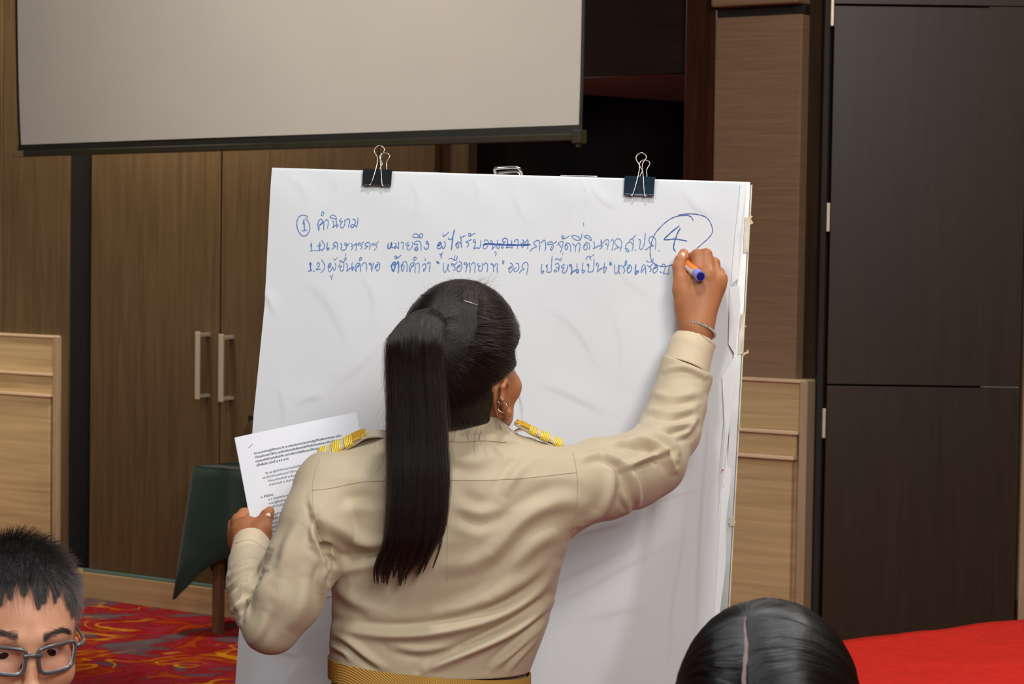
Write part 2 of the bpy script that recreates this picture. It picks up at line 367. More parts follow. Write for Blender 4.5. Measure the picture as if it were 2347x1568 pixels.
# dark recess
uR = U(207, 800)
rec = wroot('wall_recess'); structure(rec)
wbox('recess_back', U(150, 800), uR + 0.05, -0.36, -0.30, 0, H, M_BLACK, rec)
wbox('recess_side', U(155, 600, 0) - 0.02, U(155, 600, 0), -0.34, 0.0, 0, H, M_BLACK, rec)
# doors: two leaves with bar handles, then a fixed panel behind the flip chart
zb = Z(300, 1316)
uM = U(504, 800); uE = U(868, 365); uP = U(998, 372); uJ = U(1064, 376)
def bar_handle(parent, px, y0, y1, w):
    u = U(px, 840, 0.07); z1 = Z(px, y0, 0.07); z0 = Z(px, y1, 0.07)
    h = wbox('door_handle', u - w / 2, u + w / 2, 0.062, 0.072, z0, z1, M_METAL, parent, 0.003); h['label'] = 'long flat brushed metal pull handle'
    for z in (z0 + 0.015, z1 - 0.015): wbox('handle_mount', u - w / 2, u + w / 2, -0.0, 0.062, z - 0.007, z + 0.007, M_METAL, h, 0.001)
d1 = wroot('door_1'); structure(d1); wbox('door_leaf', uR, uM - 0.004, -0.045, 0, zb, H, M_DOOR, d1, 0.003); bar_handle(d1, 452, 760, 916, 0.026)
d2 = wroot('door_2'); structure(d2); wbox('door_leaf', uM + 0.004, uE, -0.045, 0, zb, H, M_DOOR, d2, 0.003); bar_handle(d2, 506, 766, 922, 0.028)
fp = wroot('wall_back'); structure(fp)
wbox('wall_panel', uE + 0.006, uP, -0.05, 0.004, zb, H, M_DOOR, fp)
wbox('wall_panel', uP + 0.006, uJ, -0.09, -0.03, 0, H, M_DOOR, fp)
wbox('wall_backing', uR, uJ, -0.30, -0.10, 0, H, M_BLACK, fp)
bb = wbox('baseboard_back', uA, uJ, -0.06, 0.035, 0, Z(300, 1326, .035), M_LIGHTWOOD); structure(bb)
tr = wbox('gap_light_strip', uR - 0.02, uJ, -0.02, 0.02, Z(300, 1326, .035), Z(300, 1318, .02), M_TEAL); structure(tr)  # painted strip for the gap light below the doors
# --- service opening with dark header beam and soffit
uO = U(1586, 400, 0.0); uQ = U(1643, 400, 0.06)
ob = wroot('wall_opening'); structure(ob)
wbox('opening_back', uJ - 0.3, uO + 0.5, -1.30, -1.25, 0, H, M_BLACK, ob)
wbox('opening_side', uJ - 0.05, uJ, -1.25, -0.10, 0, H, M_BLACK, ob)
zB = Z(1460, 171, 0.02)
hb = wroot('wall_header'); structure(hb)
wbox('header_beam', uJ - 0.9, U(1592, 100, 0.02), -0.10, 0.02, zB, zB + 0.62, M_BEAM, hb)
wbox('header_upper', uJ - 0.9, U(1592, 100, 0.0), -0.10, 0.0, zB + 0.625, H, M_BEAM, hb)
# soffit: a sloping lining that deepens towards the right
sp = [(uJ - .3, 0.0, zB), (uO + .01, 0.0, zB), (uO + .01, -1.0, zB - 0.055), (uJ - .3, -0.1, zB - 0.006)]
pa = [plane_hit(px, py, WA + WN * o, WN) for px, py, o in ((1300, 181, .0), (1592, 166, .0), (1592, 235, -.8), (1300, 214, -.35))]
V = [tuple(q) for q in pa] + [tuple(q + np.array([0, 0, 0.02])) for q in pa]
so = mesh('wall_soffit', V, [(3, 2, 1, 0), (4, 5, 6, 7), (0, 1, 5, 4), (1, 2, 6, 5), (2, 3, 7, 6), (3, 0, 4, 7)], None, mat('grey_soffit_lining', srgb(150, 168, 176), .8, var=.05, stretch=(1, 1, 20))); structure(so)
hp = wroot('wall_opening_dark'); structure(hp)
wbox('opening_dark_sheet', uJ - .2, uO - 0.0, -0.84, -0.80, 0, Z(1450, 222, -.8), M_BLACK, hp)  # added black sheet: the darkness of the opening is put into its colour
# mahogany post and its foot
post = wbox('column_1', uO, uQ - 0.004, -0.9, 0.07, 0, H, M_MAHOG, None, 0.006); structure(post)
# --- right column panel in taupe fabric, ledge at the top
cp = wroot('wall_right'); structure(cp)
uS = U(1834, 300, 0.09); zL = Z(1740, 36, 0.09)
wbox('fabric_panel', uQ, uS, 0.0, 0.09, 0, zL, M_FABRIC, cp, 0.006)
wbox('fabric_panel', uQ, uS, 0.0, 0.13, zL + 0.035, H, M_FABRIC, cp, 0.008)
wbox('panel_gap', uQ, uS, 0.0, 0.07, zL, zL + 0.035, M_DARKGAP, cp, 0.001)
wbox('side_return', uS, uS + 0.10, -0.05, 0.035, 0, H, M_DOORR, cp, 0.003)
wbox('gap_lining', uS + 0.10, uS + 0.42, -0.6, -0.45, 0, H, M_BLACK, cp)
structure(wainscot('wall_right_wainscot', uO + 0.02, U(1852, 900, 0.11), U(1852, 1000, .11) - U(1834, 1000, .11), Z(1760, 867, .11), Z(1760, 988, .11), Z(1760, 1046, .11), 0.11))
# --- right door leaf, standing open parallel to the picture plane
YD = 8.05
def fb(name, x0, x1, y0, y1, z0, z1, m, parent=None, bevel=0.002):
    o = MB().box(((x0 + x1) / 2, (y0 + y1) / 2, (z0 + z1) / 2), ((x1 - x0) / 2, 0, 0), (0, (y1 - y0) / 2, 0), (0, 0, (z1 - z0) / 2)).build(name, m, parent, bevel=bevel); return o
xg = P(1903, 500, YD)[0]; xr_ = P(2338, 900, YD)[0]
d3 = empty('door_3'); structure(d3)
zc1 = P(2150, 14, YD)[2]; zc2 = P(2150, 886, YD)[2]
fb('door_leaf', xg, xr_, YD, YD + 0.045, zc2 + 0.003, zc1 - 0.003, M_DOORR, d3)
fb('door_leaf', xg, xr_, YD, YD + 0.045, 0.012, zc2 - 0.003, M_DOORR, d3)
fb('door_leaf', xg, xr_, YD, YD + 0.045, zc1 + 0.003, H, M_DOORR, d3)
jb = fb('trim_2', P(1878, 700, YD)[0], xg - 0.012, YD + 0.01, YD + 0.4, 0, H, M_DARKGAP); structure(jb)
for (px, y0, y1) in ((1907, -60, 60), (1897, 465, 531), (1887, 936, 1004), (1880, 1420, 1490)):
    a = P(px, y0, YD); b = P(px, y1, YD)
    hg = fb('hinge', xg - 0.014, xg - 0.002, YD - 0.008, YD + 0.008, b[2], a[2], M_METAL, d3); hg['label'] = 'small brushed steel hinge knuckle'
pl = P(2338, 1395, YD); fb('lock_plate', pl[0] - 0.016, pl[0] + 0.0, YD - 0.01, YD, pl[2] - 0.04, pl[2] + 0.035, M_MAHOG, d3)
dd = fb('wall_far_right', xr_ + 0.008, xr_ + 1.6, YD - 0.02, YD + 0.06, 0, H, M_POSTWOOD); structure(dd)
# ceiling and side walls are outside the picture: only the plain end walls that close the room behind the doors
structure(wbox('wall_back_far_left', u_l0 - 1.9, u_l0, -0.05, 0.0, 0, H, M_DOOR))
structure(fb('wall_side_left', -4.75, -4.65, -3.0, 12.6, 0, H, M_DOOR)); structure(fb('wall_side_right', 4.65, 4.75, -3.0, 12.6, 0, H, M_DOOR))

# ------------------------------------------------------------------ projection screen
M_SCREEN = mat('matt_screen_fabric', srgb(208, 203, 192), 0.9, var=0.02, vscale=3)
M_SBORDER = mat('black_screen_border', srgb(40, 40, 36), 0.55, var=0.1)
M_SBAR = mat('olive_black_weight_bar', srgb(66, 64, 50), 0.4, 0.3, var=0.1)
SL = P(46, 332, 9.3); SR = P(1327, 286, 7.2)
sd = SR - SL; sd /= np.linalg.norm(sd); sn = np.cross(sd, [0, 0, 1.0]); sn /= np.linalg.norm(sn)
if sn[1] > 0: sn = -sn
sup = np.cross(sn, sd) if np.cross(sn, sd)[2] > 0 else -np.cross(sn, sd)
W_ = np.linalg.norm(SR - SL); root = empty('projection_screen', tuple(SL))
tag(root, 'large beige-white pull-down projection screen with black edges, above the flip chart', 'projection screen')
nx, nz = 30, 16; Hs = 1.45; V = []
bow = lambda v: 0.006 * math.sin(v * 6)
for j in range(nz + 1):
    for i in range(nx + 1):
        u = i / nx; v = j / nz; p = SL + sd * W_ * u + sup * (Hs * v) + sn * (0.012 * math.sin(u * 5 + v * 2)) + sd * ((0.02 * math.exp(-6 * v) - 0.012) * (1 if u < .5 else 1) * (1 - u) - 0.01 * u * math.exp(-5 * v))
        V.append(p)
F = [(j * (nx + 1) + i, j * (nx + 1) + i + 1, (j + 1) * (nx + 1) + i + 1, (j + 1) * (nx + 1) + i) for j in range(nz) for i in range(nx)]
s1 = mesh('screen_fabric', V, F, None, M_SCREEN, False); sm = s1.modifiers.new('thick', 'SOLIDIFY'); sm.thickness = 0.001
def strip(idx, out, w, name):
    A = [np.array(V[i]) for i in idx]; VV = []
    for a in A: VV += [a + sn * 0.001, a + out * w + sn * 0.001, a + out * w - sn * .002, a - sn * .002]
    FF = []
    for k in range(len(A) - 1):
        for q in range(4): FF.append((k * 4 + q, k * 4 + (q + 1) % 4, (k + 1) * 4 + (q + 1) % 4, (k + 1) * 4 + q))
    return mesh(name, VV, FF, None, M_SBORDER)
e1 = strip([j * (nx + 1) for j in range(nz + 1)], -sd, 0.016, 'border'); e2 = strip([j * (nx + 1) + nx for j in range(nz + 1)], sd, 0.012, 'border')
b0 = SL - sup * 0.013; b1 = SR - sup * 0.013
e3 = MB().box((b0 + b1) / 2 , (b1 - b0) / 2 + sd * 0.014, sup * 0.013, sn * 0.001).build('border', M_SBORDER)
c0 = SL - sd * 0.03 - sup * 0.038; c1 = SR + sd * 0.012 - sup * 0.038
rod = MB().box((c0 + c1) / 2, (c1 - c0) / 2, sup * 0.012, sn * 0.014).build('weight_bar', M_SBAR, bevel=0.004)
M_CAPB = mat('tan_highlight_end_cap', srgb(140, 122, 100), 0.5, 0.2, var=0.1)  # tan colour carries the highlight on the bar's left end
k1 = MB().box(c0 + sd * 0.035, sd * 0.038, sup * 0.0125, sn * 0.0146).build('bar_end_cap', M_CAPB, bevel=0.003)
k2 = MB().box(c1 - sd * 0.01, sd * 0.018, sup * 0.022, sn * 0.018).box(c1 - sd * 0.012 - sup * .02, sd * 0.006, sup * 0.014, sn * 0.01).build('bar_bracket', M_SBAR, bevel=0.004)
case = MB().box((V[nz * (nx + 1)] + V[-1]) / 2 + sup * 0.05, sd * (W_ / 2 + 0.1), sup * 0.05, sn * 0.05).build('roller_case', M_SBORDER, bevel=0.005)
adopt(root, s1, e1, e2, e3, rod, k1, k2, case)

# ------------------------------------------------------------------ table with green cloth by the doors
M_GREEN = mat('dark_green_cloth', srgb(24, 48, 40), 0.85, var=0.15, vscale=9, bump=0.3, bscale=300, sheen=0.1)
M_LEG = woodmat('brown_table_leg', srgb(96, 68, 46), srgb(124, 92, 64), (20, 20, 2), 3, 0.5)
def frame2(dirx):
    d = np.array([math.cos(dirx), math.sin(dirx), 0]); return d, np.array([d[1], -d[0], 0])   # along, towards viewer
ang = math.atan2(WD[1], WD[0]); gd, gn = frame2(ang)
g0 = P(447, 1068, 9.30)      # left front top corner
ZT = g0[2]
gl, gw = 1.3, 0.28
tab = empty('side_table', (g0[0], g0[1], 0)); tag(tab, 'low wooden side table under the green cloth, left of the flip chart', 'table')
def tb(name, a, b, z0, z1, h, m, bev=0.003):
    c = g0 + gd * a - gn * b; c = np.array([c[0], c[1], (z0 + z1) / 2]); return MB().box(c, gd * h[0], gn * h[1], (0, 0, (z1 - z0) / 2)).build(name, m, bevel=bev)
top = tb('tabletop', gl / 2, gw / 2 + .01, ZT - 0.03, ZT - 0.004, (gl / 2 - .02, gw / 2 - .02), M_LEG)
legs = [tb('leg', a, b, 0, ZT - 0.03, (0.019, 0.019), M_LEG) for a in (0.09, gl - 0.08) for b in (0.05, gw - 0.03)]
adopt(tab, top, *legs)
# cloth: top + drape with corner point
nu = 60; V = []; ring = []
per = [(0, 0)] * 0
def rim(t):   # t 0..1 around the table: front, left, back, right ; returns point, outward
    Lp = 2 * (gl + gw); s = t * Lp
    if s < gl: return g0 + gd * s, gn
    s -= gl
    if s < gw: return g0 + gd * gl - gn * s, gd
    s -= gw
    if s < gl: return g0 + gd * (gl - s) - gn * gw, -gn
    s -= gl; return g0 - gn * (gw - s), -gd
n = 160; rows = [(0, 0), (0.02, 0.02), (0.1, 0.024), (0.3, 0.03), (0.5, 0.034), (0.75, 0.04), (1, 0.045)]
for (dv, ov) in rows:
    for i in range(n):
        p, o = rim(i / n); Lp = 2 * (gl + gw)
        cs = [0, gl, gl + gw, 2 * gl + gw, Lp]; s_ = i / n * Lp; cd_ = min(abs(s_ - c) for c in cs)
        corner = math.exp(-(cd_ / 0.10) ** 2); drop = 0.36 + 0.19 * corner
        cen = g0 + gd * gl / 2 - gn * gw / 2; rad = p - cen; rad[2] = 0; rad /= np.linalg.norm(rad)
        out = o * ov * (0.5 + 0.5 * math.sin(i * 0.55)) + (o + rad) * 0.045 * corner * dv
        V.append(p + out + np.array([0, 0, -drop * dv]))
F = [(r * n + i, r * n + (i + 1) % n, (r + 1) * n + (i + 1) % n, (r + 1) * n + i) for r in range(len(rows) - 1) for i in range(n)]
F.append(tuple(range(n)))
gc = mesh('green_tablecloth', V, F, None, M_GREEN, True); tag(gc, 'dark green cloth draped over the side table, hanging corner at its left end', 'tablecloth')
gc.modifiers.new('t', 'SOLIDIFY').thickness = 0.003
# drinking glass on that table, peeping out behind the board's left edge
M_GLASS = mat('clear_glass', (0.9, 0.9, 0.88, 1), 0.05, trans=1.0, ior=1.45)
gp = P(573, 1064, 9.22); gz = ZT + 0.002
def lathe(name, prof, c, m, parent=None, n=24):
    V, F = [], []
    for (r, z) in prof:
        for k in range(n): V.append((c[0] + r * math.cos(2 * math.pi * k / n), c[1] + r * math.sin(2 * math.pi * k / n), c[2] + z))
    for j in range(len(prof) - 1):
        for k in range(n): F.append((j * n + k, j * n + (k + 1) % n, (j + 1) * n + (k + 1) % n, (j + 1) * n + k))
    F.append(tuple(range(n - 1, -1, -1))); return mesh(name, V, F, parent, m, True)
gb = lathe('glass_bottle', [(0.030, 0), (0.034, 0.01), (0.034, 0.12), (0.028, 0.155), (0.013, 0.185), (0.013, 0.215), (0.011, 0.215), (0.010, 0.18), (0.03, 0.12), (0.028, 0.012), (0.002, 0.008)], (gp[0] + .004, gp[1], gz), M_GLASS)
tag(gb, 'clear glass bottle on the green cloth, half hidden behind the flip chart', 'bottle')

# ------------------------------------------------------------------ red cloth table, bottom right
M_RED = mat('bright_red_felt_cloth', srgb(206, 44, 34), 0.95, var=0.08, vscale=30, bump=0.3, bscale=260, spec=0.1)
r1 = plane_hit(1955, 1469, np.array([0, 0, .75]), np.array([0, 0, 1.0])); r2 = plane_hit(2347, 1421, np.array([0, 0, .75]), np.array([0, 0, 1.0]))
rd = (r2 - r1) / np.linalg.norm(r2 - r1); rn = np.array([rd[1], -rd[0], 0])
ra = r1 - rd * 0.42; RL, RW = 1.9, 0.72
rt = empty('long_table', (ra[0], ra[1], 0)); tag(rt, 'long table hidden under the bright red cloth at the right', 'table')
def rbx(name, a, b, z0, z1, ha, hb, m, bev=0.003):
    c = ra + rd * a + rn * b; c = np.array([c[0], c[1], (z0 + z1) / 2]); return MB().box(c, rd * ha, rn * hb, (0, 0, (z1 - z0) / 2)).build(name, m, bevel=bev)
adopt(rt, rbx('tabletop', RL / 2, RW / 2, 0.71, 0.742, RL / 2 - .01, RW / 2 - .01, M_LEG), *[rbx('leg', a, b, 0, 0.71, .02, .02, M_LEG) for a in (.08, RL - .08) for b in (.08, RW - .08)])
V = []; n = 240; rows = [(0, 0), (0.01, 0.012), (0.2, 0.02), (0.5, 0.03), (0.97, 0.04)]
NX = 48; NYr = 20; Vt = []
for j in range(NYr + 1):
    for i in range(NX + 1):
        a = i / NX * RL; b = j / NYr * RW; wr = 0.0025 * math.sin(a * 17 + 3 * math.sin(b * 9)) + 0.004 * math.exp(-((a - 0.62) / 0.05) ** 2) * math.exp(-(b / .1) ** 2)
        Vt.append(ra + rd * a + rn * b + np.array([0, 0, wr + 0.003]))
Ft = [(j * (NX + 1) + i, (j + 1) * (NX + 1) + i, (j + 1) * (NX + 1) + i + 1, j * (NX + 1) + i + 1) for j in range(NYr) for i in range(NX)]
bd = [i for i in range(NX + 1)] + [j * (NX + 1) + NX for j in range(1, NYr + 1)] + [NYr * (NX + 1) + i for i in range(NX - 1, -1, -1)] + [j * (NX + 1) for j in range(NYr - 1, 0, -1)]
cen = ra + rd * RL / 2 + rn * RW / 2; base = len(Vt)
for r_, (zz, oo) in enumerate([(0.03, .012), (0.3, .03), (0.7, .045)]):
    for q, bi in enumerate(bd):
        p = np.array(Vt[bi]); o = p - cen; la, lb = o @ rd, o @ rn; oo_ = (rd * np.sign(la) if abs(abs(la) - RL / 2) < 1e-3 else 0 * rd) + (rn * np.sign(lb) if abs(abs(lb) - RW / 2) < 1e-3 else 0 * rn)
        Vt.append(p + oo_ * oo * (1 + 0.5 * math.sin(q * 0.9)) - np.array([0, 0, zz]))
nb = len(bd)
for q in range(nb):
    Ft.append((bd[q], bd[(q + 1) % nb], base + (q + 1) % nb, base + q))
    for r_ in range(2): Ft.append((base + r_ * nb + q, base + r_ * nb + (q + 1) % nb, base + (r_ + 1) * nb + (q + 1) % nb, base + (r_ + 1) * nb + q))
rc = mesh('red_tablecloth', Vt, Ft, None, M_RED, True); tag(rc, 'bright red felt cloth covering the long table at bottom right', 'tablecloth')
# ------------------------------------------------------------------ flip chart board frame
BC = P(1173, 900, 4.05)
BT = np.array([1.0, -0.10, -0.0154 - 0.005]); BT /= np.linalg.norm(BT)
BE = np.array([0.055, 0.13, 1.0]); BE -= BT * (BE @ BT) * 0.0; BE /= np.linalg.norm(BE)
BN = np.cross(BT, BE); BN /= np.linalg.norm(BN)
if BN[1] > 0: BN = -BN
def B(px, py, off=0.0): return plane_hit(px, py, BC + BN * off, BN)
def lerp(a, b, t): return a + (b - a) * t
M_PAPER = mat('white_flip_chart_paper', srgb(211, 212, 214), 0.75, var=0.012, vscale=5, spec=0.3)
M_PAPER2 = mat('creased_under_paper', srgb(226, 226, 226), 0.7, var=0.015, vscale=6, spec=0.3)
M_BOARD = mat('grey_white_board_panel', srgb(200, 198, 192), 0.5, var=0.02)
M_RAIL = mat('scuffed_aluminium_rail', srgb(176, 174, 170), 0.35, 0.7, var=0.15, vscale=14, stretch=(1, 1, 1))
M_RAILW = mat('cream_rail_edge', srgb(214, 202, 184), 0.5, var=0.1, vscale=40)
M_TAPE = mat('old_yellowed_tape', srgb(196, 188, 166), 0.3, var=0.15, vscale=50)
M_TAPE2 = mat('torn_tan_paper_tape', srgb(208, 172, 138), 0.7, var=0.1)
M_CHROME = mat('polished_steel', srgb(205, 200, 195), 0.18, 1.0)
M_BLUEINK = None
# sheet outline as fractions: left edge, right edge by height
EL = [(385, 624), (700, 608), (950, 583), (1200, 566), (1400, 553), (1568, 541), (1720, 531)]
ER = [(418, 1698), (604, 1680), (790, 1676), (976, 1662), (1162, 1652), (1348, 1640), (1534, 1626), (1720, 1612)]
def edge(E_, t):
    s = t * (len(E_) - 1); i = min(int(s), len(E_) - 2); f = s - i
    return (E_[i][1] + (E_[i + 1][1] - E_[i][1]) * f, E_[i][0] + (E_[i + 1][0] - E_[i][0]) * f)
_wr = np.random.default_rng(3)
WAVES = [(_wr.uniform(3, 16) , _wr.uniform(-0.6, 1.3), _wr.uniform(0, 6.28)) for _ in range(16)]
def ss(x): x = np.clip(x, 0, 1); return x * x * (3 - 2 * x)
CREASE = [  # (polyline in the photo's frame, width, height in metres): a raised fold with a sharp lower side
    ([(1225, 1400), (1330, 1352), (1440, 1290), (1560, 1236), (1640, 1205)], 19, 0.0012), ([(1240, 1345), (1340, 1300), (1430, 1255), (1500, 1215)], 15, 0.0008),
    ([(680, 935), (700, 915), (745, 905)], 14, 0.0014), ([(600, 660), (618, 690), (628, 720)], 8, 0.0016), ([(640, 880), (655, 940), (650, 990)], 16, 0.0012),
    ([(1320, 400), (1345, 440), (1335, 470)], 9, 0.0016), ([(1345, 400), (1375, 455), (1420, 480)], 10, 0.0014), ([(1290, 520), (1330, 430), (1352, 400)], 14, 0.0013),
    ([(640, 398), (690, 425), (700, 460)], 12, 0.0014), ([(760, 395), (775, 440), (740, 480)], 12, 0.0012), ([(930, 400), (960, 450), (950, 500)], 14, 0.0012),
    ([(1060, 395), (1100, 440), (1080, 500)], 14, 0.0012), ([(1200, 395), (1180, 450), (1215, 520)], 14, 0.0011), ([(1560, 420), (1590, 470), (1640, 500)], 14, 0.0014),
    ([(1240, 880), (1300, 900), (1390, 945)], 18, 0.0014), ([(1255, 700), (1330, 760), (1380, 860)], 20, 0.0012), ([(1410, 700), (1430, 800), (1420, 900)], 22, 0.0014),
    ([(1500, 1150), (1560, 1130), (1610, 1120)], 10, 0.0014), ([(1620, 900), (1625, 1000), (1612, 1150), (1605, 1300), (1598, 1500)], 12, 0.002), ([(1580, 1120), (1570, 1250), (1545, 1400), (1540, 1560)], 16, 0.0014),
    ([(1300, 1230), (1350, 1215), (1440, 1190)], 18, 0.0012), ([(1330, 1420), (1400, 1400), (1500, 1380)], 24, 0.0012), ([(700, 1500), (680, 1530), (650, 1568)], 12, 0.0012), ([(560, 1440), (600, 1480), (690, 1500)], 14, 0.0014),
    ([(830, 620), (860, 690), (850, 760)], 18, 0.0012), ([(700, 640), (760, 700), (800, 790)], 22, 0.0012), ([(770, 880), (810, 850), (860, 800)], 18, 0.0013), ([(1390, 560), (1440, 640), (1500, 680)], 20, 0.0010)]
CREASE = [(np.array(smoothpath(c, 3)), w_, a_) for c, w_, a_ in CREASE]
def relief(x, y):
    """height of the wrinkled sheet above the board plane at a point (arrays)"""
    u = x / 1100.0; v = y / 1100.0; z = np.zeros_like(u)
    for k, (f, sl, ph) in enumerate(WAVES):
        amp = 0.0050 / f * (0.6 + 0.4 * math.sin(k)); ang = u * math.cos(sl) + v * math.sin(sl) * 0.8
        z = z + amp * np.sin(6.28 * f * 0.35 * ang + ph + 1.7 * np.sin(2.3 * v + k))
    z = z + 0.0014 * np.sin(30 * u + 5 * np.sin(6 * v)) * np.exp(-((y - 420) / 60.0) ** 2)
    for c, w_, a_ in CREASE:
        lo = c.min(0) - 4 * w_; hi = c.max(0) + 4 * w_; m = (x > lo[0]) & (x < hi[0]) & (y > lo[1]) & (y < hi[1])
        if not m.any(): continue
        d, t, sd = seg_dist(x[m], y[m], c); env = np.sin(np.pi * np.clip(t, .02, .98)) ** 0.7; ds = d * sd
        z[m] += 1.35 * a_ * env * np.where(ds > 0, np.exp(-(ds / (0.45 * w_)) ** 2), np.exp(-(ds / (1.8 * w_)) ** 2))
    return z + 0.004 + 0.012 * ss((y - 900) / 700.0) * ss((x - 500) / 900)
def sheet(name, EL, ER, nx, ny, lift, m, rel=1.0, wob=None):
    V = []; X = np.zeros((ny + 1, nx + 1)); Y = np.zeros_like(X)
    for j in range(ny + 1):
        a = edge(EL, j / ny); b = edge(ER, j / ny)
        if wob: b = (b[0] + wob(b[1]), b[1])
        for i in range(nx + 1): X[j, i] = lerp(a[0], b[0], i / nx); Y[j, i] = lerp(a[1], b[1], i / nx)
    R_ = relief(X.ravel(), Y.ravel()).reshape(X.shape)
    top = lambda j: 1 - math.exp(-j / ny * 40)
    for j in range(ny + 1):
        for i in range(nx + 1): V.append(B(X[j, i], Y[j, i]) + BN * (lift + rel * R_[j, i] * top(j)))
    # the part folded over the top of the board
    k = len(V); back = 3
    for q in range(1, back + 1):
        for i in range(nx + 1): V.append(np.array(V[i]) - BN * (0.010 * q) + BE * (0.0022 * math.sin(q / back * math.pi)))
    F = [(j * (nx + 1) + i, (j + 1) * (nx + 1) + i, (j + 1) * (nx + 1) + i + 1, j * (nx + 1) + i + 1) for j in range(ny) for i in range(nx)]
    for q in range(back):
        r0 = (lambda i: i) if q == 0 else (lambda i, q=q: k + (q - 1) * (nx + 1) + i)
        for i in range(nx): F.append((r0(i), r0(i + 1), k + q * (nx + 1) + i + 1, k + q * (nx + 1) + i))
    return mesh(name, V, F, None, m, True)
def wob(y): return 7 * math.sin(y / 47.0) * (1 if y > 830 else 0.15) + 5 * math.sin(y / 21.0 + 1) * (1 if y > 830 else 0)
# under sheet sticks out at the right with an uneven edge
ER2 = [(418, 1719), (604, 1703), (790, 1692), (976, 1681), (1162, 1669), (1348, 1657), (1534, 1643), (1720, 1630)]
EL2 = [(y, x + 6) for y, x in EL]
under = sheet('under_sheet', EL2, ER2, 60, 60, 0.0012, M_PAPER2, 0.5, lambda y: 2.5 * math.sin(y / 33.0))
topsh = sheet('flip_chart_sheet', EL, ER, 300, 330, 0.002, M_PAPER, 1.0, None)
tag(under, 'creased white sheet under the written sheet, showing along its right edge', 'paper')
# a loose creased flap along the right edge (several torn leftovers of sheets)
fl1 = []
FLAP = [[(1697, 424), (1712, 424), (1700, 560), (1692, 640), (1675, 656), (1683, 560)],
        [(1672, 660), (1694, 655), (1697, 700), (1686, 800), (1683, 812), (1670, 790)],
        [(1655, 865), (1684, 815), (1688, 860), (1672, 980), (1650, 1140), (1640, 1250), (1648, 1080), (1660, 960)]]
for poly in FLAP:
    c = np.mean(poly, 0); Vt = [B(*c) + BN * 0.014] + [B(x, y) + BN * (0.0085 + 0.002 * ((i % 2))) for i, (x, y) in enumerate(poly)]
    Vb = [v - BN * 0.002 for v in Vt]; n = len(poly); F = [(0, 1 + i, 1 + (i + 1) % n) for i in range(n)] + [(n + 1, n + 2 + (i + 1) % n, n + 2 + i) for i in range(n)] + [(1 + i, n + 2 + i, n + 2 + (i + 1) % n, 1 + (i + 1) % n) for i in range(n)]
    fl1.append(mesh('torn_flap', Vt + Vb, F, None, M_PAPER2, False))
ur = under; adopt(ur, *fl1)
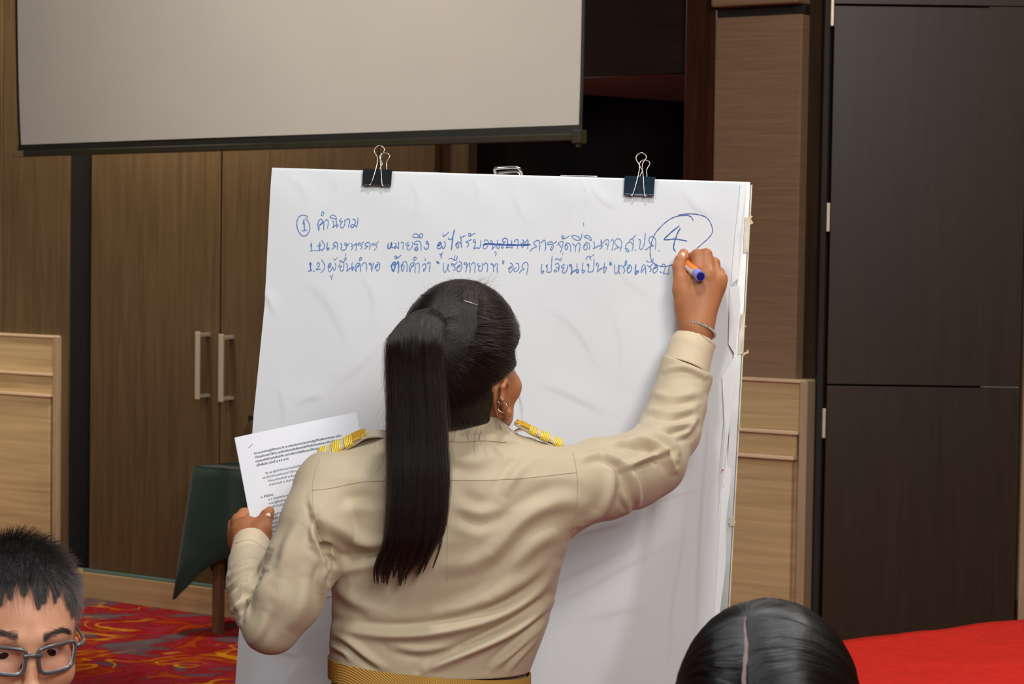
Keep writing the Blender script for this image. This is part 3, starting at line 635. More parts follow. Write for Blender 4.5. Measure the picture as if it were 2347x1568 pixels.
# ------------------------------------------------------------------ handwriting (blue marker)
def inkmat(name, c1, c2, sc):
    m = mat(name, c1, 0.6, var=0.01, vscale=sc, spec=0.2); nt = m.node_tree
    for n in nt.nodes:
        if n.type == 'MIX': n.inputs[6].default_value = c1; n.inputs[7].default_value = c2
    return m
M_INK = inkmat('faded_blue_marker_ink', srgb(66, 104, 180), srgb(120, 150, 184), 26)
M_INKD = inkmat('fresh_blue_marker_ink', srgb(48, 74, 150), srgb(70, 98, 166), 20)
WR = [
(670, 480, 13.806, 2.3, """52,27 47,22 38,20 28,22 22,28 18,38 17,50 19,63 24,74 31,83 38,86 46,84 53,77 57,67 58,57 55,45 50,36 44,29
36,46 40,33|39,36 40,50 41,68*|34,70 49,67|98,9 94,15 95,21 99,20 102,14 100,9 97,9|86,68 84,55 84,43 88,35 93,33 99,38 102,46 102,56 101,66|86,68 89,52 95,48 100,43 96,43 90,51
105,40 109,34 114,35 116,42 115,52 113,61|128,37 132,40 133,48 132,56 130,59 138,52 145,50 146,53 142,58|140,33 142,45 142,58|121,27 125,21 131,19 137,22 142,30 139,32 130,29 121,27
157,30 154,34 151,38 154,40 161,39 156,45 154,54 158,60 163,58 167,50 168,40 167,35|172,35 176,31 181,32 183,38 181,48 179,57|193,32 199,34 201,41 198,51 193,58 188,58 186,54 190,50 197,50 204,56|209,28 208,42 205,58"""),
(700, 530, 12.061, 2.3, """16,43 19,34 19,45 20,55|15,56 22,55|28,54 29,55|36,42 45,40|42,34 41,45 41,54*|34,56 47,52|47,27 52,34 55,41 53,49 47,56|63,33 62,42 61,50 64,53 68,50 65,47 62,50
76,51 81,46 86,42 80,41 79,37 83,32 88,32 91,39 90,46 90,51|100,35 102,42 100,49 103,53 110,53 115,47 117,40 114,34 110,35 112,41 115,41 123,35|128,42 132,45 131,49 129,52|129,35 133,40 137,40 142,34 142,44 141,54
162,30 157,36 151,33 146,38 152,39 157,42 158,45 154,50|165,51 170,46 175,42 169,42 166,38 170,33 176,32 180,36 180,43 178,52|203,29 196,37 190,34 184,39 190,39 196,39 199,43 196,48 192,53
14,93 17,88 16,100 17,110*|10,112 19,110|25,111 26,112|34,96 35,90 38,88 41,93 38,101 32,108 43,106|46,80 52,88 55,97 53,107 45,116|68,101 67,94 71,90 72,94 70,100 66,102*|70,90 66,94 65,104 67,112 70,113 74,108 77,100 80,107 82,110 85,104 86,96 84,90
70,123 73,127 75,134|78,122 75,129 74,135|80,77 83,81 90,74|98,91 95,96 94,99 103,98 99,101 98,107 102,112 106,108 108,98 108,88|108,88 98,82 97,85 106,86 112,81 115,76 112,74 109,80|113,63 113,69
115,90 118,97 118,106 116,112 124,105 131,101 135,100 134,104 131,110|131,88 130,98 131,110|142,113 139,106 139,100 143,92 147,89 152,91 154,98 154,106 153,113|142,110 144,101 149,98 151,94 146,97 143,102
154,73 151,77 151,82 155,80 157,75 153,73|158,95 162,89 167,88 170,93 171,101 169,113|182,95 177,91 180,89 184,93 184,104 185,113|190,89 187,100 185,113|193,101 198,99 202,94 198,93 195,98 196,105 200,111 205,105 207,96 205,88 200,88"""),
(870, 520, 12.061, 2.3, """25,47 24,55 25,60 28,61 33,54 35,47 34,45 33,50 35,57 38,58*|43,46 47,49 46,56 44,61 41,57 45,55 50,58 54,61|54,43 54,52 54,61|61,45 65,43 67,48 66,56 66,63|81,44 75,47 74,51 84,51 78,56 78,62 82,65 89,60 93,52 92,44
99,61 103,58 107,62 103,67 98,63*|103,58 107,50 97,49 100,43 109,40 114,44 116,52 116,65|110,31 100,31 93,28 95,23 101,20 107,23 110,27|110,29 112,23 117,20 121,24 118,31 114,32 112,27|124,57 130,64 136,58 137,49 134,42 131,41 130,46 134,49
166,53 165,47 170,44 171,49 165,54*|169,44 163,49 161,58 165,62 170,60 173,54 177,62 181,58 183,50 181,41|177,21 178,28 193,16|167,76 171,79 171,86|175,72 172,80 171,87|192,32 193,36 200,35 203,29|208,10 204,28 202,45 200,64*
44,86 44,82 48,82 49,87 45,89|46,89 51,87 61,79|38,107 43,105 44,112 42,119 39,124 35,115 34,107 39,100 43,98 46,104 49,103 53,97 54,110 53,127*|63,112 64,106 67,107 69,112 67,119 64,124 61,114 62,106 67,99 74,97 77,104 77,115 77,125
97,85 95,92 99,94 103,88 100,84 97,88|86,125 83,119 84,111 88,103 93,100 99,103 100,112 99,120 99,128|86,124 88,114 93,110 96,105 92,108 88,115|103,104 108,101 111,104 111,115 110,128|119,110 122,105 126,103 129,108 128,116 123,118 123,124 127,120|127,89 128,94|132,104 137,100 141,101 140,112 139,125
160,97 161,101 165,102*|163,98 165,101*|178,102 178,113 179,124 182,127 188,119 192,108 191,105 189,113 192,122 195,124|216,98 210,105 202,103 199,105 206,109 210,113 209,120 206,121|193,90 199,88 206,92 211,94|210,80 208,90|216,83 215,90 211,94"""),
(1040, 520, 12.061, 2.3, """8,53 7,50 12,48 15,51 15,57 12,60 8,54 7,50 11,45 16,43 20,48|20,27 20,33 22,36 22,45 23,58|21,33 27,28 33,26|42,25 43,20 47,20 48,25 43,27|47,28 50,24 60,19|50,36 42,40 35,43 42,47 42,52 38,57|60,43 57,44 56,38 60,37 61,44 60,53 56,62 65,59 73,60 75,50 76,39
86,42 86,39 91,37 96,41 97,48 93,57 88,62 83,60 83,53 86,48 89,47|103,43 104,39 108,43 109,50 108,60 106,64 113,57 120,51 127,53 127,58 123,61 120,57 122,50 121,39|114,71 117,71 118,76 116,81|135,39 137,35 143,32 148,35 150,42 149,53 146,59 154,57 162,59 161,50 161,39|135,39 140,43 144,42 138,46 136,53 133,58 136,60 138,57
168,43 172,37 177,36 179,43 178,52 177,61|187,48 190,44 194,47 194,54 190,58 188,53|190,37 193,38 197,44 200,43 205,36 206,45 205,61|11,114 17,111 20,107 17,107 11,113 10,119 13,125 18,124 23,115 24,106 21,99 17,97|33,106 30,104 31,101 36,101 37,108 36,118 35,126|37,112 41,105 45,102 46,110 47,118 46,127
50,106 55,100 60,103 60,113 59,127|70,102 67,106 68,109 75,109 70,114 70,121 75,124 79,121 81,112 80,102|84,107 89,101 94,104 95,113 93,126|110,108 104,104 105,103 111,106 111,115 111,125|113,112 118,103 122,105 121,115 122,128|138,95 136,102|136,94 137,104|140,96 138,103
153,116 158,116 161,111 157,112 153,117 154,124 157,127 162,122 165,113 162,104 157,101|173,113 168,118 168,123 172,125 178,121 181,112 179,103 174,102|182,129 188,121 195,118 190,113 191,106 196,100 202,99 206,106 205,118 202,133"""),
(1200, 500, 11.2, 2.3, """17,87 23,79 34,74 30,70 27,64 33,59 39,58 42,64 42,75 41,85|46,64 51,58 55,58 57,66 57,76 55,85|85,60 78,66 70,61 63,65 63,69 71,68 77,71 76,77 71,84 70,79 73,74|101,52 98,48 102,46 104,50 100,54 107,53 118,47|90,65 95,62 101,61 102,67 99,78 96,88|96,76 94,71 91,68 87,70
109,72 110,68 114,74 113,79 110,82 107,77 108,70 112,65 117,66 121,72 122,79 121,86|126,67 131,70 134,76 133,87|134,75 138,68 144,65 146,71 145,80 143,88|124,48 131,55 139,58 147,57|147,57 142,50 134,46 125,46|151,42 149,50 147,57|155,13 155,21
157,75 158,70 163,70 165,76 162,82 157,82 155,77 157,69 163,64 168,66 171,73 169,82|156,50 160,46 166,46 172,50 175,57 173,59 167,54 156,50|181,62 183,72 182,78 179,80 188,76 198,71 201,75 197,81|201,58 201,70
48,119 46,128 46,138 48,143 53,137 49,136 46,138|60,126 62,122 60,121 59,126 62,131 60,139 71,138 72,125 73,110 74,99|79,135 82,139 85,136 82,133 79,136|84,128 89,127 90,136|82,120 86,117 91,119 92,127 90,137|82,107 87,105 92,108 95,110|98,103 95,111|102,90 101,95
103,119 105,121 98,124 99,128 105,128 101,134 101,140 105,142 110,138 113,130 114,122|120,125 119,121 123,121 124,128 125,137 122,145 127,139 137,134 142,134 141,140 138,142 136,136*|138,117 138,134|153,117 152,128 151,137 153,142 158,137 153,135
167,119 164,120 166,124 168,119 168,130 166,139 178,138 181,125 182,106|161,108 164,101 169,99 172,101 170,104 173,107|172,102 182,95|189,124 187,119 191,117 193,124 190,139 197,132 201,130"""),
(1370, 510, 12.061, 2.3, """0,67 10,65 14,66 11,71 6,75|10,50 10,62|13,60 20,53 27,48 31,54 30,65 26,76|28,66 24,60 23,61*|36,53 41,49 44,51 44,60 42,70 40,79|46,78 52,72 60,71 53,65 48,58 50,50 57,46 63,49 67,56 66,68 63,81|80,77 79,80 84,82 87,79 82,74 76,74|77,73 79,63 85,57 92,56 97,62 98,68 95,79
98,68 99,55 97,46 89,50 88,55|96,46 106,36|104,77 105,78|113,49 117,48 118,55 117,65 116,72 120,76 125,71 129,60 131,45 132,31|132,75 133,76|136,76 141,70 150,66 155,65 148,62 143,55 142,47 147,40 155,41 160,49 161,60 159,75|169,80 171,78
0,138 8,131 17,126 25,126 22,135 18,141 18,128 20,112|35,117 34,112*|37,111 38,119 34,118*|48,119 47,130 49,142 53,142 58,134 61,124 59,119 58,128 60,141 62,143|65,120 70,124 75,132 74,138 72,141|70,124 78,120|77,108 76,118 79,116|81,107 79,117 72,123
87,119 82,128 86,128 89,121|82,128 82,136 85,141 90,139 94,128 92,121 87,118|106,118 104,132 105,145 113,136 109,135 105,140*|121,140 122,128 125,120 129,118 132,124 133,133 133,143|122,138 126,132 131,127 131,122|137,119 142,123 148,129 147,134 144,136|142,123 148,120 154,113
134,106 140,110 150,109|154,101 152,108|157,127 161,127 161,124 157,126*|158,119 163,121 166,129 163,136 156,141 153,136 154,129 157,126|174,138 175,139*|178,124 179,118 183,116 187,121 185,132 181,143 188,141 195,144 197,130 198,119|208,125 209,134 208,143""")]
WRD = [(1470, 480, 11.2, 2.0, """133,29 128,21 120,17 108,17 95,18 80,23 65,32 50,46 37,61 30,75 26,88 23,101 23,115 26,130 33,139 42,145 52,147 64,147 74,145 85,141|97,15 115,13 135,13 152,16 165,21 174,30 180,42 183,55 179,67 170,77 158,88 143,101
97,44 80,57 66,70 59,77 62,79 75,78 88,77 100,79 116,82*|100,50 94,60 88,76 84,90 83,100 87,109*"""), (1040, 520, 12.061, 3.0, "83,51 95,48 110,49 130,50 150,51 190,51 211,50*")]
def ink(name, sets, m):
    V, F = [], []; layer = 0
    for (ox, oy, sc, wpx, txt) in sets:
        for st in txt.replace('\n', '|').split('|'):
            bold = st.endswith('*'); st = st.rstrip('*').strip()
            if not st: continue
            pts = [np.array([float(a) for a in q.split(',')]) for q in st.split()]
            pts = [np.array([ox + p[0] * 10 / sc, oy + p[1] * 10 / sc]) for p in pts]
            if np.linalg.norm(pts[-1] - pts[0]) < 2 and len(pts) == 2: pts = [pts[0] - [.8, .3], pts[1] + [.8, .3]]
            pts = smoothpath(pts, 4) if len(pts) > 2 else [pts[0], (pts[0] + pts[-1]) / 2, pts[-1]]
            wd = wpx * (1.45 if bold else 1.0); n = len(pts); layer += 1; base = len(V)
            xs = []; 
            for i, p in enumerate(pts):
                t = pts[min(i + 1, n - 1)] - pts[max(i - 1, 0)]; t = t / (np.linalg.norm(t) + 1e-9); nn = np.array([-t[1], t[0]])
                ext = t * (-wd * .4 if i == 0 else (wd * .4 if i == n - 1 else 0))
                hw = wd / 2 * (0.72 if i in (0, n - 1) else 1) * (0.86 + 0.16 * math.sin(i * 1.3 + layer))
                xs += [p + ext + nn * hw, p + ext - nn * hw]
            xs = np.array(xs); Rr = relief(xs[:, 0].copy(), xs[:, 1].copy())
            top = 1 - np.exp(-np.clip((xs[:, 1] - 400) / 1300, 0.0, 1) * 40)
            for q, r in zip(xs, Rr * top): V.append(B(q[0], q[1]) + BN * (0.002 + r + 0.0005 + 0.00001 * (layer % 7)))
            for i in range(n - 1): F.append((base + 2 * i, base + 2 * i + 1, base + 2 * i + 3, base + 2 * i + 2))
    return mesh(name, V, F, None, m, False)
i1 = ink('handwriting', WR, M_INK); i2 = ink('handwriting', WRD, M_INKD)
n1 = len(i1.data.vertices); VV = [tuple(v.co) for v in i1.data.vertices] + [tuple(v.co) for v in i2.data.vertices]
FF = [tuple(p.vertices) for p in i1.data.polygons] + [tuple(q + n1 for q in p.vertices) for p in i2.data.polygons]; f1 = len(i1.data.polygons)
bpy.data.objects.remove(i1); bpy.data.objects.remove(i2)
i1 = mesh('handwriting', VV, FF, None, M_INK); i1.data.materials.append(M_INKD); i1.data.polygons.foreach_set('material_index', [0] * f1 + [1] * (len(FF) - f1)); i1['label'] = 'blue handwritten Thai notes with a large circled figure 4'
tag(topsh, 'large white flip chart sheet with blue handwritten Thai notes, clipped to the board', 'paper')
adopt(topsh, i1)
rdot = MB().box(B(1656, 1079) + BN * .02, BT * .0016, BE * .0014, BN * .0004).build('red_ink_dot', mat('red_ink', srgb(200, 40, 60), .6, var=.05)); adopt(under, rdot)
# ------------------------------------------------------------------ the easel
def bq(name, x0, y0, x1, y1, o0, o1, m, bevel=0.001, x0b=None, x1b=None, y0r=None):
    """slab on the board plane between photo-frame corners (top y0, bottom y1), offsets o0..o1 along the board normal"""
    x0b = x0 if x0b is None else x0b; x1b = x1 if x1b is None else x1b
    c = [(x0, y0), (x1, y0r or y0), (x1b, y1), (x0b, y1)]; V = [B(*q) + BN * o1 for q in c] + [B(*q) + BN * o0 for q in c]
    F = [(3, 2, 1, 0), (4, 5, 6, 7)] + [(i, (i + 1) % 4, 4 + (i + 1) % 4, 4 + i) for i in range(4)]
    o = mesh(name, V, F, None, m)
    if bevel: b = o.modifiers.new('b', 'BEVEL'); b.width = bevel; b.segments = 2; b.limit_method = 'ANGLE'
    return o
kids = []
kids.append(bq('board_panel', 634, 390, 1714, 1760, -0.018, 0.0, M_BOARD, 0.002, 536, 1620, 421))
kids.append(bq('side_rail', 1700, 424, 1722, 1760, -0.020, 0.0035, M_RAIL, 0.002, 1627, 1651))
kids.append(bq('rail_edge', 1721.5, 424, 1724.5, 1760, -0.020, 0.004, M_RAILW, 0.0004, 1650.5, 1653.5))
kids.append(bq('clamp_bar', 925, 391, 1388, 408, -0.032, -0.020, M_RAIL, 0.002)); kids[-1].data.materials[0] = M_CHROME
def bx_on(name, x0, y0, x1, y1, o0, o1, m=M_CHROME, bev=0.0008): k = bq(name, x0, y0, x1, y1, o0, o1, m, bev); kids.append(k); return k
# tilted strips: bar follows the slope of the board's top edge
def strip_top(name, xa, xb, dy, hgt, o0, o1, m=M_CHROME):
    f = lambda x: 386.5 + (x - 624) * 0.0301
    c = [(xa, f(xa) + dy), (xb, f(xb) + dy), (xb, f(xb) + dy + hgt), (xa, f(xa) + dy + hgt)]; V = [B(*q) + BN * o1 for q in c] + [B(*q) + BN * o0 for q in c]
    F = [(3, 2, 1, 0), (4, 5, 6, 7)] + [(i, (i + 1) % 4, 4 + (i + 1) % 4, 4 + i) for i in range(4)]
    o = mesh(name, V, F, None, m); b = o.modifiers.new('b', 'BEVEL'); b.width = 0.0006; b.segments = 2; kids.append(o); return o
bpy.data.objects.remove(kids.pop(3))
strip_top('clamp_bar', 905, 1378, -3.5, 14, -0.034, -0.018)
strip_top('hinge', 917, 1001, -7.5, 5, -0.034, -0.020); strip_top('hinge', 1282, 1368, -9.5, 6, -0.036, -0.020)
strip_top('bar_end', 1376, 1388, -6, 9, -0.034, -0.022, M_MAHOG)
lat = MB().tube(smoothpath([B(1133, 395) - BN * .024, B(1131, 385) - BN * .020, B(1140, 382) - BN * .016, B(1180, 381) - BN * .014, B(1190, 386) - BN * .016, B(1194, 398) - BN * .022], 5), 0.0032, 8)
lat.tube(smoothpath([B(1136, 391) - BN * .030, B(1180, 388) - BN * .030, B(1189, 399) - BN * .028], 5), 0.0028, 8)
kids.append(lat.build('latch_loop', M_CHROME, smooth=True))
# tape and torn paper bits on the rail
def patch(name, poly, o, m, th=0.0005):
    n = len(poly); Vt = [B(x, y) + BN * (o + 0.0006 * (i % 2)) for i, (x, y) in enumerate(poly)]; V = Vt + [v - BN * th for v in Vt]
    F = [tuple(range(n)), tuple(range(2 * n - 1, n - 1, -1))] + [(i, n + i, n + (i + 1) % n, (i + 1) % n) for i in range(n)]
    k = mesh(name, V, F, None, m); kids.append(k); return k
patch('tape_piece', [(1707, 500), (1720, 497), (1718, 540), (1714, 580), (1703, 582), (1705, 540)], .0055, M_TAPE)
patch('tape_piece', [(1697, 722), (1708, 718), (1705, 770), (1703, 812), (1691, 814), (1693, 770)], .0055, M_TAPE)
patch('tape_piece', [(1672, 1186), (1682, 1184), (1686, 1196), (1683, 1206), (1673, 1208), (1669, 1198)], .0065, M_TAPE)
patch('torn_scrap', [(1719, 494), (1725, 497), (1721, 503), (1727, 513), (1719, 516), (1717, 505)], .006, M_TAPE2)
patch('torn_scrap', [(1703, 814), (1706, 808), (1713, 806), (1712, 802), (1715, 802), (1716, 810), (1708, 813), (1704, 818)], .006, M_TAPE2)
patch('torn_scrap', [(1705, 748), (1711, 747), (1710, 750), (1705, 752)], .006, M_TAPE2)
patch('torn_scrap', [(1692, 975), (1697, 970), (1697, 985), (1693, 987)], .006, M_TAPE2)
# legs down to the floor
def leg(a, b): return MB().tube([a, b], 0.013, 10).build('leg', M_RAIL, smooth=True)
pb0 = B(600, 1700) - BN * .03; pb1 = B(1560, 1730) - BN * .03; pt = B(1165, 420) - BN * .04
pf0 = B(690, 500) - BN * .03; pf1 = B(1640, 520) - BN * .03
g = lambda p, q: p + (q - p) * (p[2] / (p[2] - q[2]))
kids.append(leg(pf0, g(pf0, pb0))); kids.append(leg(pf1, g(pf1, pb1))); back = pt + np.array([0.02, 0.75, 0]); back[2] = 0.0; kids.append(leg(pt, back))
kids.append(bq('marker_tray', 560, 1690, 1620, 1712, 0.0, 0.05, M_RAIL, .002, 558, 1618))
cen = B(1173, 900); er = empty('flip_chart_easel', (cen[0], cen[1], 0.0)); tag(er, 'flip chart board on legs with scuffed aluminium side rail and steel clamp bar on top', 'easel')
adopt(er, *kids)
# ------------------------------------------------------------------ binder clips
M_CLIP = mat('black_enamelled_clip', srgb(22, 26, 30), 0.22, 0.0, coat=0.6, spec=0.6); M_CLIPB = mat('black_clip_blue_glare', srgb(12, 40, 58), 0.14, 0.2, coat=0.8, spec=0.8)  # second clip is black too; its blue glare is put into the base colour
M_WIRE = mat('bright_steel_wire', srgb(200, 190, 180), 0.25, 1.0)
def clip(xc, ytop, wpx, hpx, m, label, s=1.0):
    c = B(xc, ytop); u = B(xc + wpx / 2, ytop + wpx / 2 * 0.0) - c; hw = np.linalg.norm(u); e = BT; up = BE; px = hw / (wpx / 2)   # metres per photo pixel
    O = lambda x, y, o: c + e * (x * px) + up * (-y * px) + BN * o
    V, F = [], []; prof = [(hpx + 1, 0.0115), (hpx - 3, 0.0100), (hpx * .5, 0.0110), (2, 0.0125), (-1, 0.010), (-2, 0.0), (-2, -0.012), (-1, -0.02), (3, -0.023), (hpx * .5, -0.023), (hpx, -0.021)]
    for (y, o) in prof:
        for x in (-wpx / 2, -wpx / 6, wpx / 6, wpx / 2): V.append(O(x, y, o))
    F = [(r * 4 + i, r * 4 + i + 1, (r + 1) * 4 + i + 1, (r + 1) * 4 + i) for r in range(len(prof) - 1) for i in range(3)]
    b = mesh('clip_body', V, F, None, m, False); sm = b.modifiers.new('s', 'SOLIDIFY'); sm.thickness = 0.0008; sm.offset = 0
    lip = [MB().tube([O(sg * wpx / 2, hpx, .0118), O(sg * (wpx / 2 - wpx * .22), hpx, .0118)], 0.0016, 8).build('rolled_lip', m, smooth=True) for sg in (-1, 1)]
    def wire(sx, dy, off, sc=1.0):
        k = [(-17, hpx), (-13, hpx - 1), (-7 , 15), (-2, -22), (-10, -38), (-11, -46), (-4, -54), (4, -54), (11, -48), (11, -42), (4, -28), (8, 0), (13, hpx - 1), (17, hpx)]
        if off < 0: k = [(-9, 0), (-8, -10), (-4, -20), (-11, -33), (-8, -42), (0, -45), (9, -42), (12, -36), (6, -24), (7, -10), (8, 0)]
        pts = [O(x * sc + sx, y * sc + dy, off * (1 - 0.0 * i) + (0.004 if off > 0 else 0) * (1 if y > -5 else 0)) for i, (x, y) in enumerate(k)]
        return MB().tube(smoothpath(pts, 4), 0.0011, 8).build('wire_handle', M_WIRE, smooth=True)
    w1 = wire(0, 0, 0.0105, s); w2 = wire(7, 0, -0.018, s)
    r = empty('binder_clip', tuple(B(xc, ytop + hpx))); tag(r, label, 'clip', 'binder clips on the flip chart'); adopt(r, b, *lip, w1, w2); return r
clip(868, 391, 66, 36, M_CLIP, 'plain black binder clip with raised wire handles, left one on the sheet')
clip(1467, 408, 69, 42, M_CLIPB, 'black binder clip with blue sheen, above the circled figure 4', 1.02)
# ------------------------------------------------------------------ people: shared pieces
def skinmat(name, c, c2):
    m = mat(name, c, 0.5, var=0.1, vscale=16, bump=0.25, bscale=500, spec=0.35, sss=0.25, col2=c2); return m
M_SKIN = skinmat('warm_skin', srgb(196, 142, 104), srgb(214, 158, 122))
M_SKIN_R = skinmat('warm_tan_skin', srgb(166, 104, 62), srgb(186, 124, 84))
M_SKIN_M = skinmat('ruddy_skin', srgb(206, 146, 112), srgb(220, 164, 132))
M_NAIL = mat('finger_nail', srgb(232, 186, 172), 0.25, var=0.02, coat=0.3)
M_EYE = mat('eye_white', srgb(226, 220, 214), 0.2, var=0.01); M_IRIS = mat('dark_brown_iris', srgb(34, 20, 14), 0.15, coat=0.6)
M_LIP = mat('lips', srgb(176, 98, 88), 0.4, var=0.05)
def hairmat(name, col, rough=0.28, tint=None):
    m = bpy.data.materials.new(name); m.use_nodes = True; nt = m.node_tree; nt.nodes.clear()
    o = nt.nodes.new('ShaderNodeOutputMaterial'); h = nt.nodes.new('ShaderNodeBsdfHairPrincipled'); h.parametrization = 'COLOR'
    h.inputs['Color'].default_value = col; h.inputs['Roughness'].default_value = rough; h.inputs['Radial Roughness'].default_value = 0.5
    sset(h, 'Random Roughness', 0.2); sset(h, 'Random Color', 0.2)
    nt.links.new(h.outputs[0], o.inputs[0]); return m
M_HAIR = hairmat('black_hair_strands', (0.013, 0.010, 0.009, 1), 0.28)
M_HAIR2 = hairmat('short_black_hair_strands', (0.014, 0.012, 0.012, 1), 0.3)
M_CAP = mat('black_hair_mass', srgb(20, 16, 15), 0.55, var=0.2, vscale=60, spec=0.3)
M_SCALP = mat('scalp_skin', srgb(120, 100, 96), 0.7, var=0.1)
def headframe(yaw, pitch, roll=0):
    """rows: right-hand side of the person, forward, up; yaw 0 looks along +Y"""
    f = np.array([math.sin(yaw) * math.cos(pitch), math.cos(yaw) * math.cos(pitch), -math.sin(pitch)]); r = np.array([math.cos(yaw), -math.sin(yaw), 0]); u = np.cross(r, f)
    r2 = r * math.cos(roll) + u * math.sin(roll); u2 = -r * math.sin(roll) + u * math.cos(roll); return np.array([r2, f, u2])
def head(S, c, M, s=1.0, neck=None, ear=1.0, lid=0.0, ed=0.0):
    """skull, face and ears in a head frame centred between the ears at eye height"""
    L = lambda r, f, u: c + (M[0] * r + M[1] * f + M[2] * u) * s
    def E(p, r, k=0.01, op='u'): S.ell(L(*p), np.array(r) * s, M, k, op)
    def C(p, q, a, b, k=0.01, op='u'): S.cone(L(*p), L(*q), a * s, b * s, k, op)
    E((0, -.008, .030), (.074, .093, .088)); E((0, .030, .012), (.064, .062, .066), .02); E((0, .034, -.052), (.055, .052, .056), .025)
    C((0, .068, -.094), (0, .062, -.09), .020, .02, .02)
    for q in (-1, 1):
        E((q * .043, .055, -.032), (.022, .026, .022), .02); C((q * .052, .012, -.062), (q * .022, .060, -.094), .014, .014, .025)
        C((q * .012, .085, .020), (q * .042, .068, .020), .0085, .008, .014)
        E((q * .031, .092, .0), (.0175, .015, .0125), None or None, .012, 's') if False else S.ell(L(q * .031, .094, .0), np.array((.0175, .015, .0115)) * s, M, .012, 's')
        S.ell(L(q * .031, .0665, .0), np.array((.0135, .0135, .0125)) * s, M, .003)
        C((q * .018, .0785, .0068 - lid), (q * .043, .070, .0058 - lid), .0036, .0032, .003); C((q * .019, .078, -.0078 + lid * .7), (q * .042, .070, -.0068 + lid * .7), .0032, .0032, .004)
        if lid: E((q * .031, .0745, .0095 - lid), (.0165, .0075, .0050), .004)
        E((q * .0125, .0935, -.046), (.0085, .010, .0075), .006); S.ell(L(q * .0065, .0965, -.0535), np.array((.0035, .005, .003)) * s, M, .002, 's')
        # ear: bowl, rim and lobe
        ec = lambda f, u, o=0: L(q * (.0715 + .0065 * ear + o * ear), f - ed * .3, u - ed)
        S.ell(L(q * .076, -.012 - ed * .3, -.008 - ed), np.array((.006, .016, .028)) * s, M, .006)
        rim = [ec(.004, -.006, .002), ec(.006, .014, .004), ec(-.004, .026, .008), ec(-.018, .024, .012), ec(-.025, .008, .013), ec(-.021, -.012, .011), ec(-.010, -.028, .006), ec(-.001, -.032, .003), ec(.004, -.022, .001)]
        S.chain(rim, [.0032 * s, .0034 * s, .0036 * s, .0038 * s, .0038 * s, .0036 * s, .0052 * s, .0058 * s, .004 * s], .004)
        S.ell(L(q * .086, -.008 - ed * .3, -.004 - ed), np.array((.006, .0085, .013)) * s, M, .004, 's')
        C((q * .079, .003 - ed * .3, -.010 - ed), (q * .080, .002 - ed * .3, -.015 - ed), .004, .004, .003)
    C((0, .083, .012), (0, .103, -.038), .0085, .0095, .012); E((0, .104, -.042), (.0105, .0115, .0095), .008)
    for u_, rr in ((-.067, .0062), (-.0765, .0072)):
        C((-.020, .080, u_ - .001), (0, .0915, u_), .0035, rr, .004); C((.020, .080, u_ - .001), (0, .0915, u_), .0035, rr, .004)
    if neck is not None: S.cone(L(0, -.02, -.05), neck, .056 * s, .058 * s, .03)
    return L
def eyes(L, M, s, parent, look=(0, 0.2, 0)):
    ks = []
    for q in (-1, 1):
        V, F = [], []; c = L(q * .031, .0672, .0)
        def ball(c, r, ns=16, nr=12, cut=1.0, ax=None):
            V, F = [], []
            ax = M[1] + M[2] * look[2] + M[0] * look[0]; ax = ax / np.linalg.norm(ax); e1 = np.cross(ax, M[2]); e1 /= np.linalg.norm(e1); e2 = np.cross(ax, e1)
            for i in range(nr + 1):
                a = math.pi * cut * i / nr
                for k in range(ns): t = 2 * math.pi * k / ns; V.append(c + r * (math.cos(a) * ax + math.sin(a) * (math.cos(t) * e1 + math.sin(t) * e2)))
            F = [(i * ns + k, i * ns + (k + 1) % ns, (i + 1) * ns + (k + 1) % ns, (i + 1) * ns + k) for i in range(nr) for k in range(ns)]
            return V, F
        e = mesh('eyeball', *ball(c, .0142 * s), None, M_EYE, True); i_ = mesh('iris', *ball(c, .0146 * s, 16, 4, 0.155), None, M_IRIS, True); ks += [e]; adopt(e, i_)
    adopt(parent, *ks)

# ------------------------------------------------------------------ the standing woman: shirt
WO = empty('person', (P(980, 1500, 3.66)[0], 3.66, 0.0))
tag(WO, 'standing woman in khaki uniform shirt with long black ponytail, writing on the flip chart', 'person')
def q2(px, py, off): return float(B(px, py)[1]) + off
SEC = [(1012, 900, 1190, .040, 3.655, 2.2), (1040, 752, 1300, .058, 3.65, 2.4), (1085, 722, 1322, .082, 3.65, 2.5), (1150, 722, 1322, .100, 3.655, 2.5), (1220, 742, 1312, .108, 3.66, 2.4), (1290, 757, 1288, .108, 3.665, 2.3), (1360, 760, 1274, .105, 3.67, 2.3), (1430, 760, 1254, .103, 3.67, 2.3), (1470, 754, 1240, .102, 3.67, 2.3), (1500, 756, 1228, .102, 3.67, 2.3), (1532, 756, 1216, .100, 3.67, 2.3), (1580, 742, 1216, .104, 3.67, 2.3), (1640, 705, 1228, .112, 3.67, 2.3)]
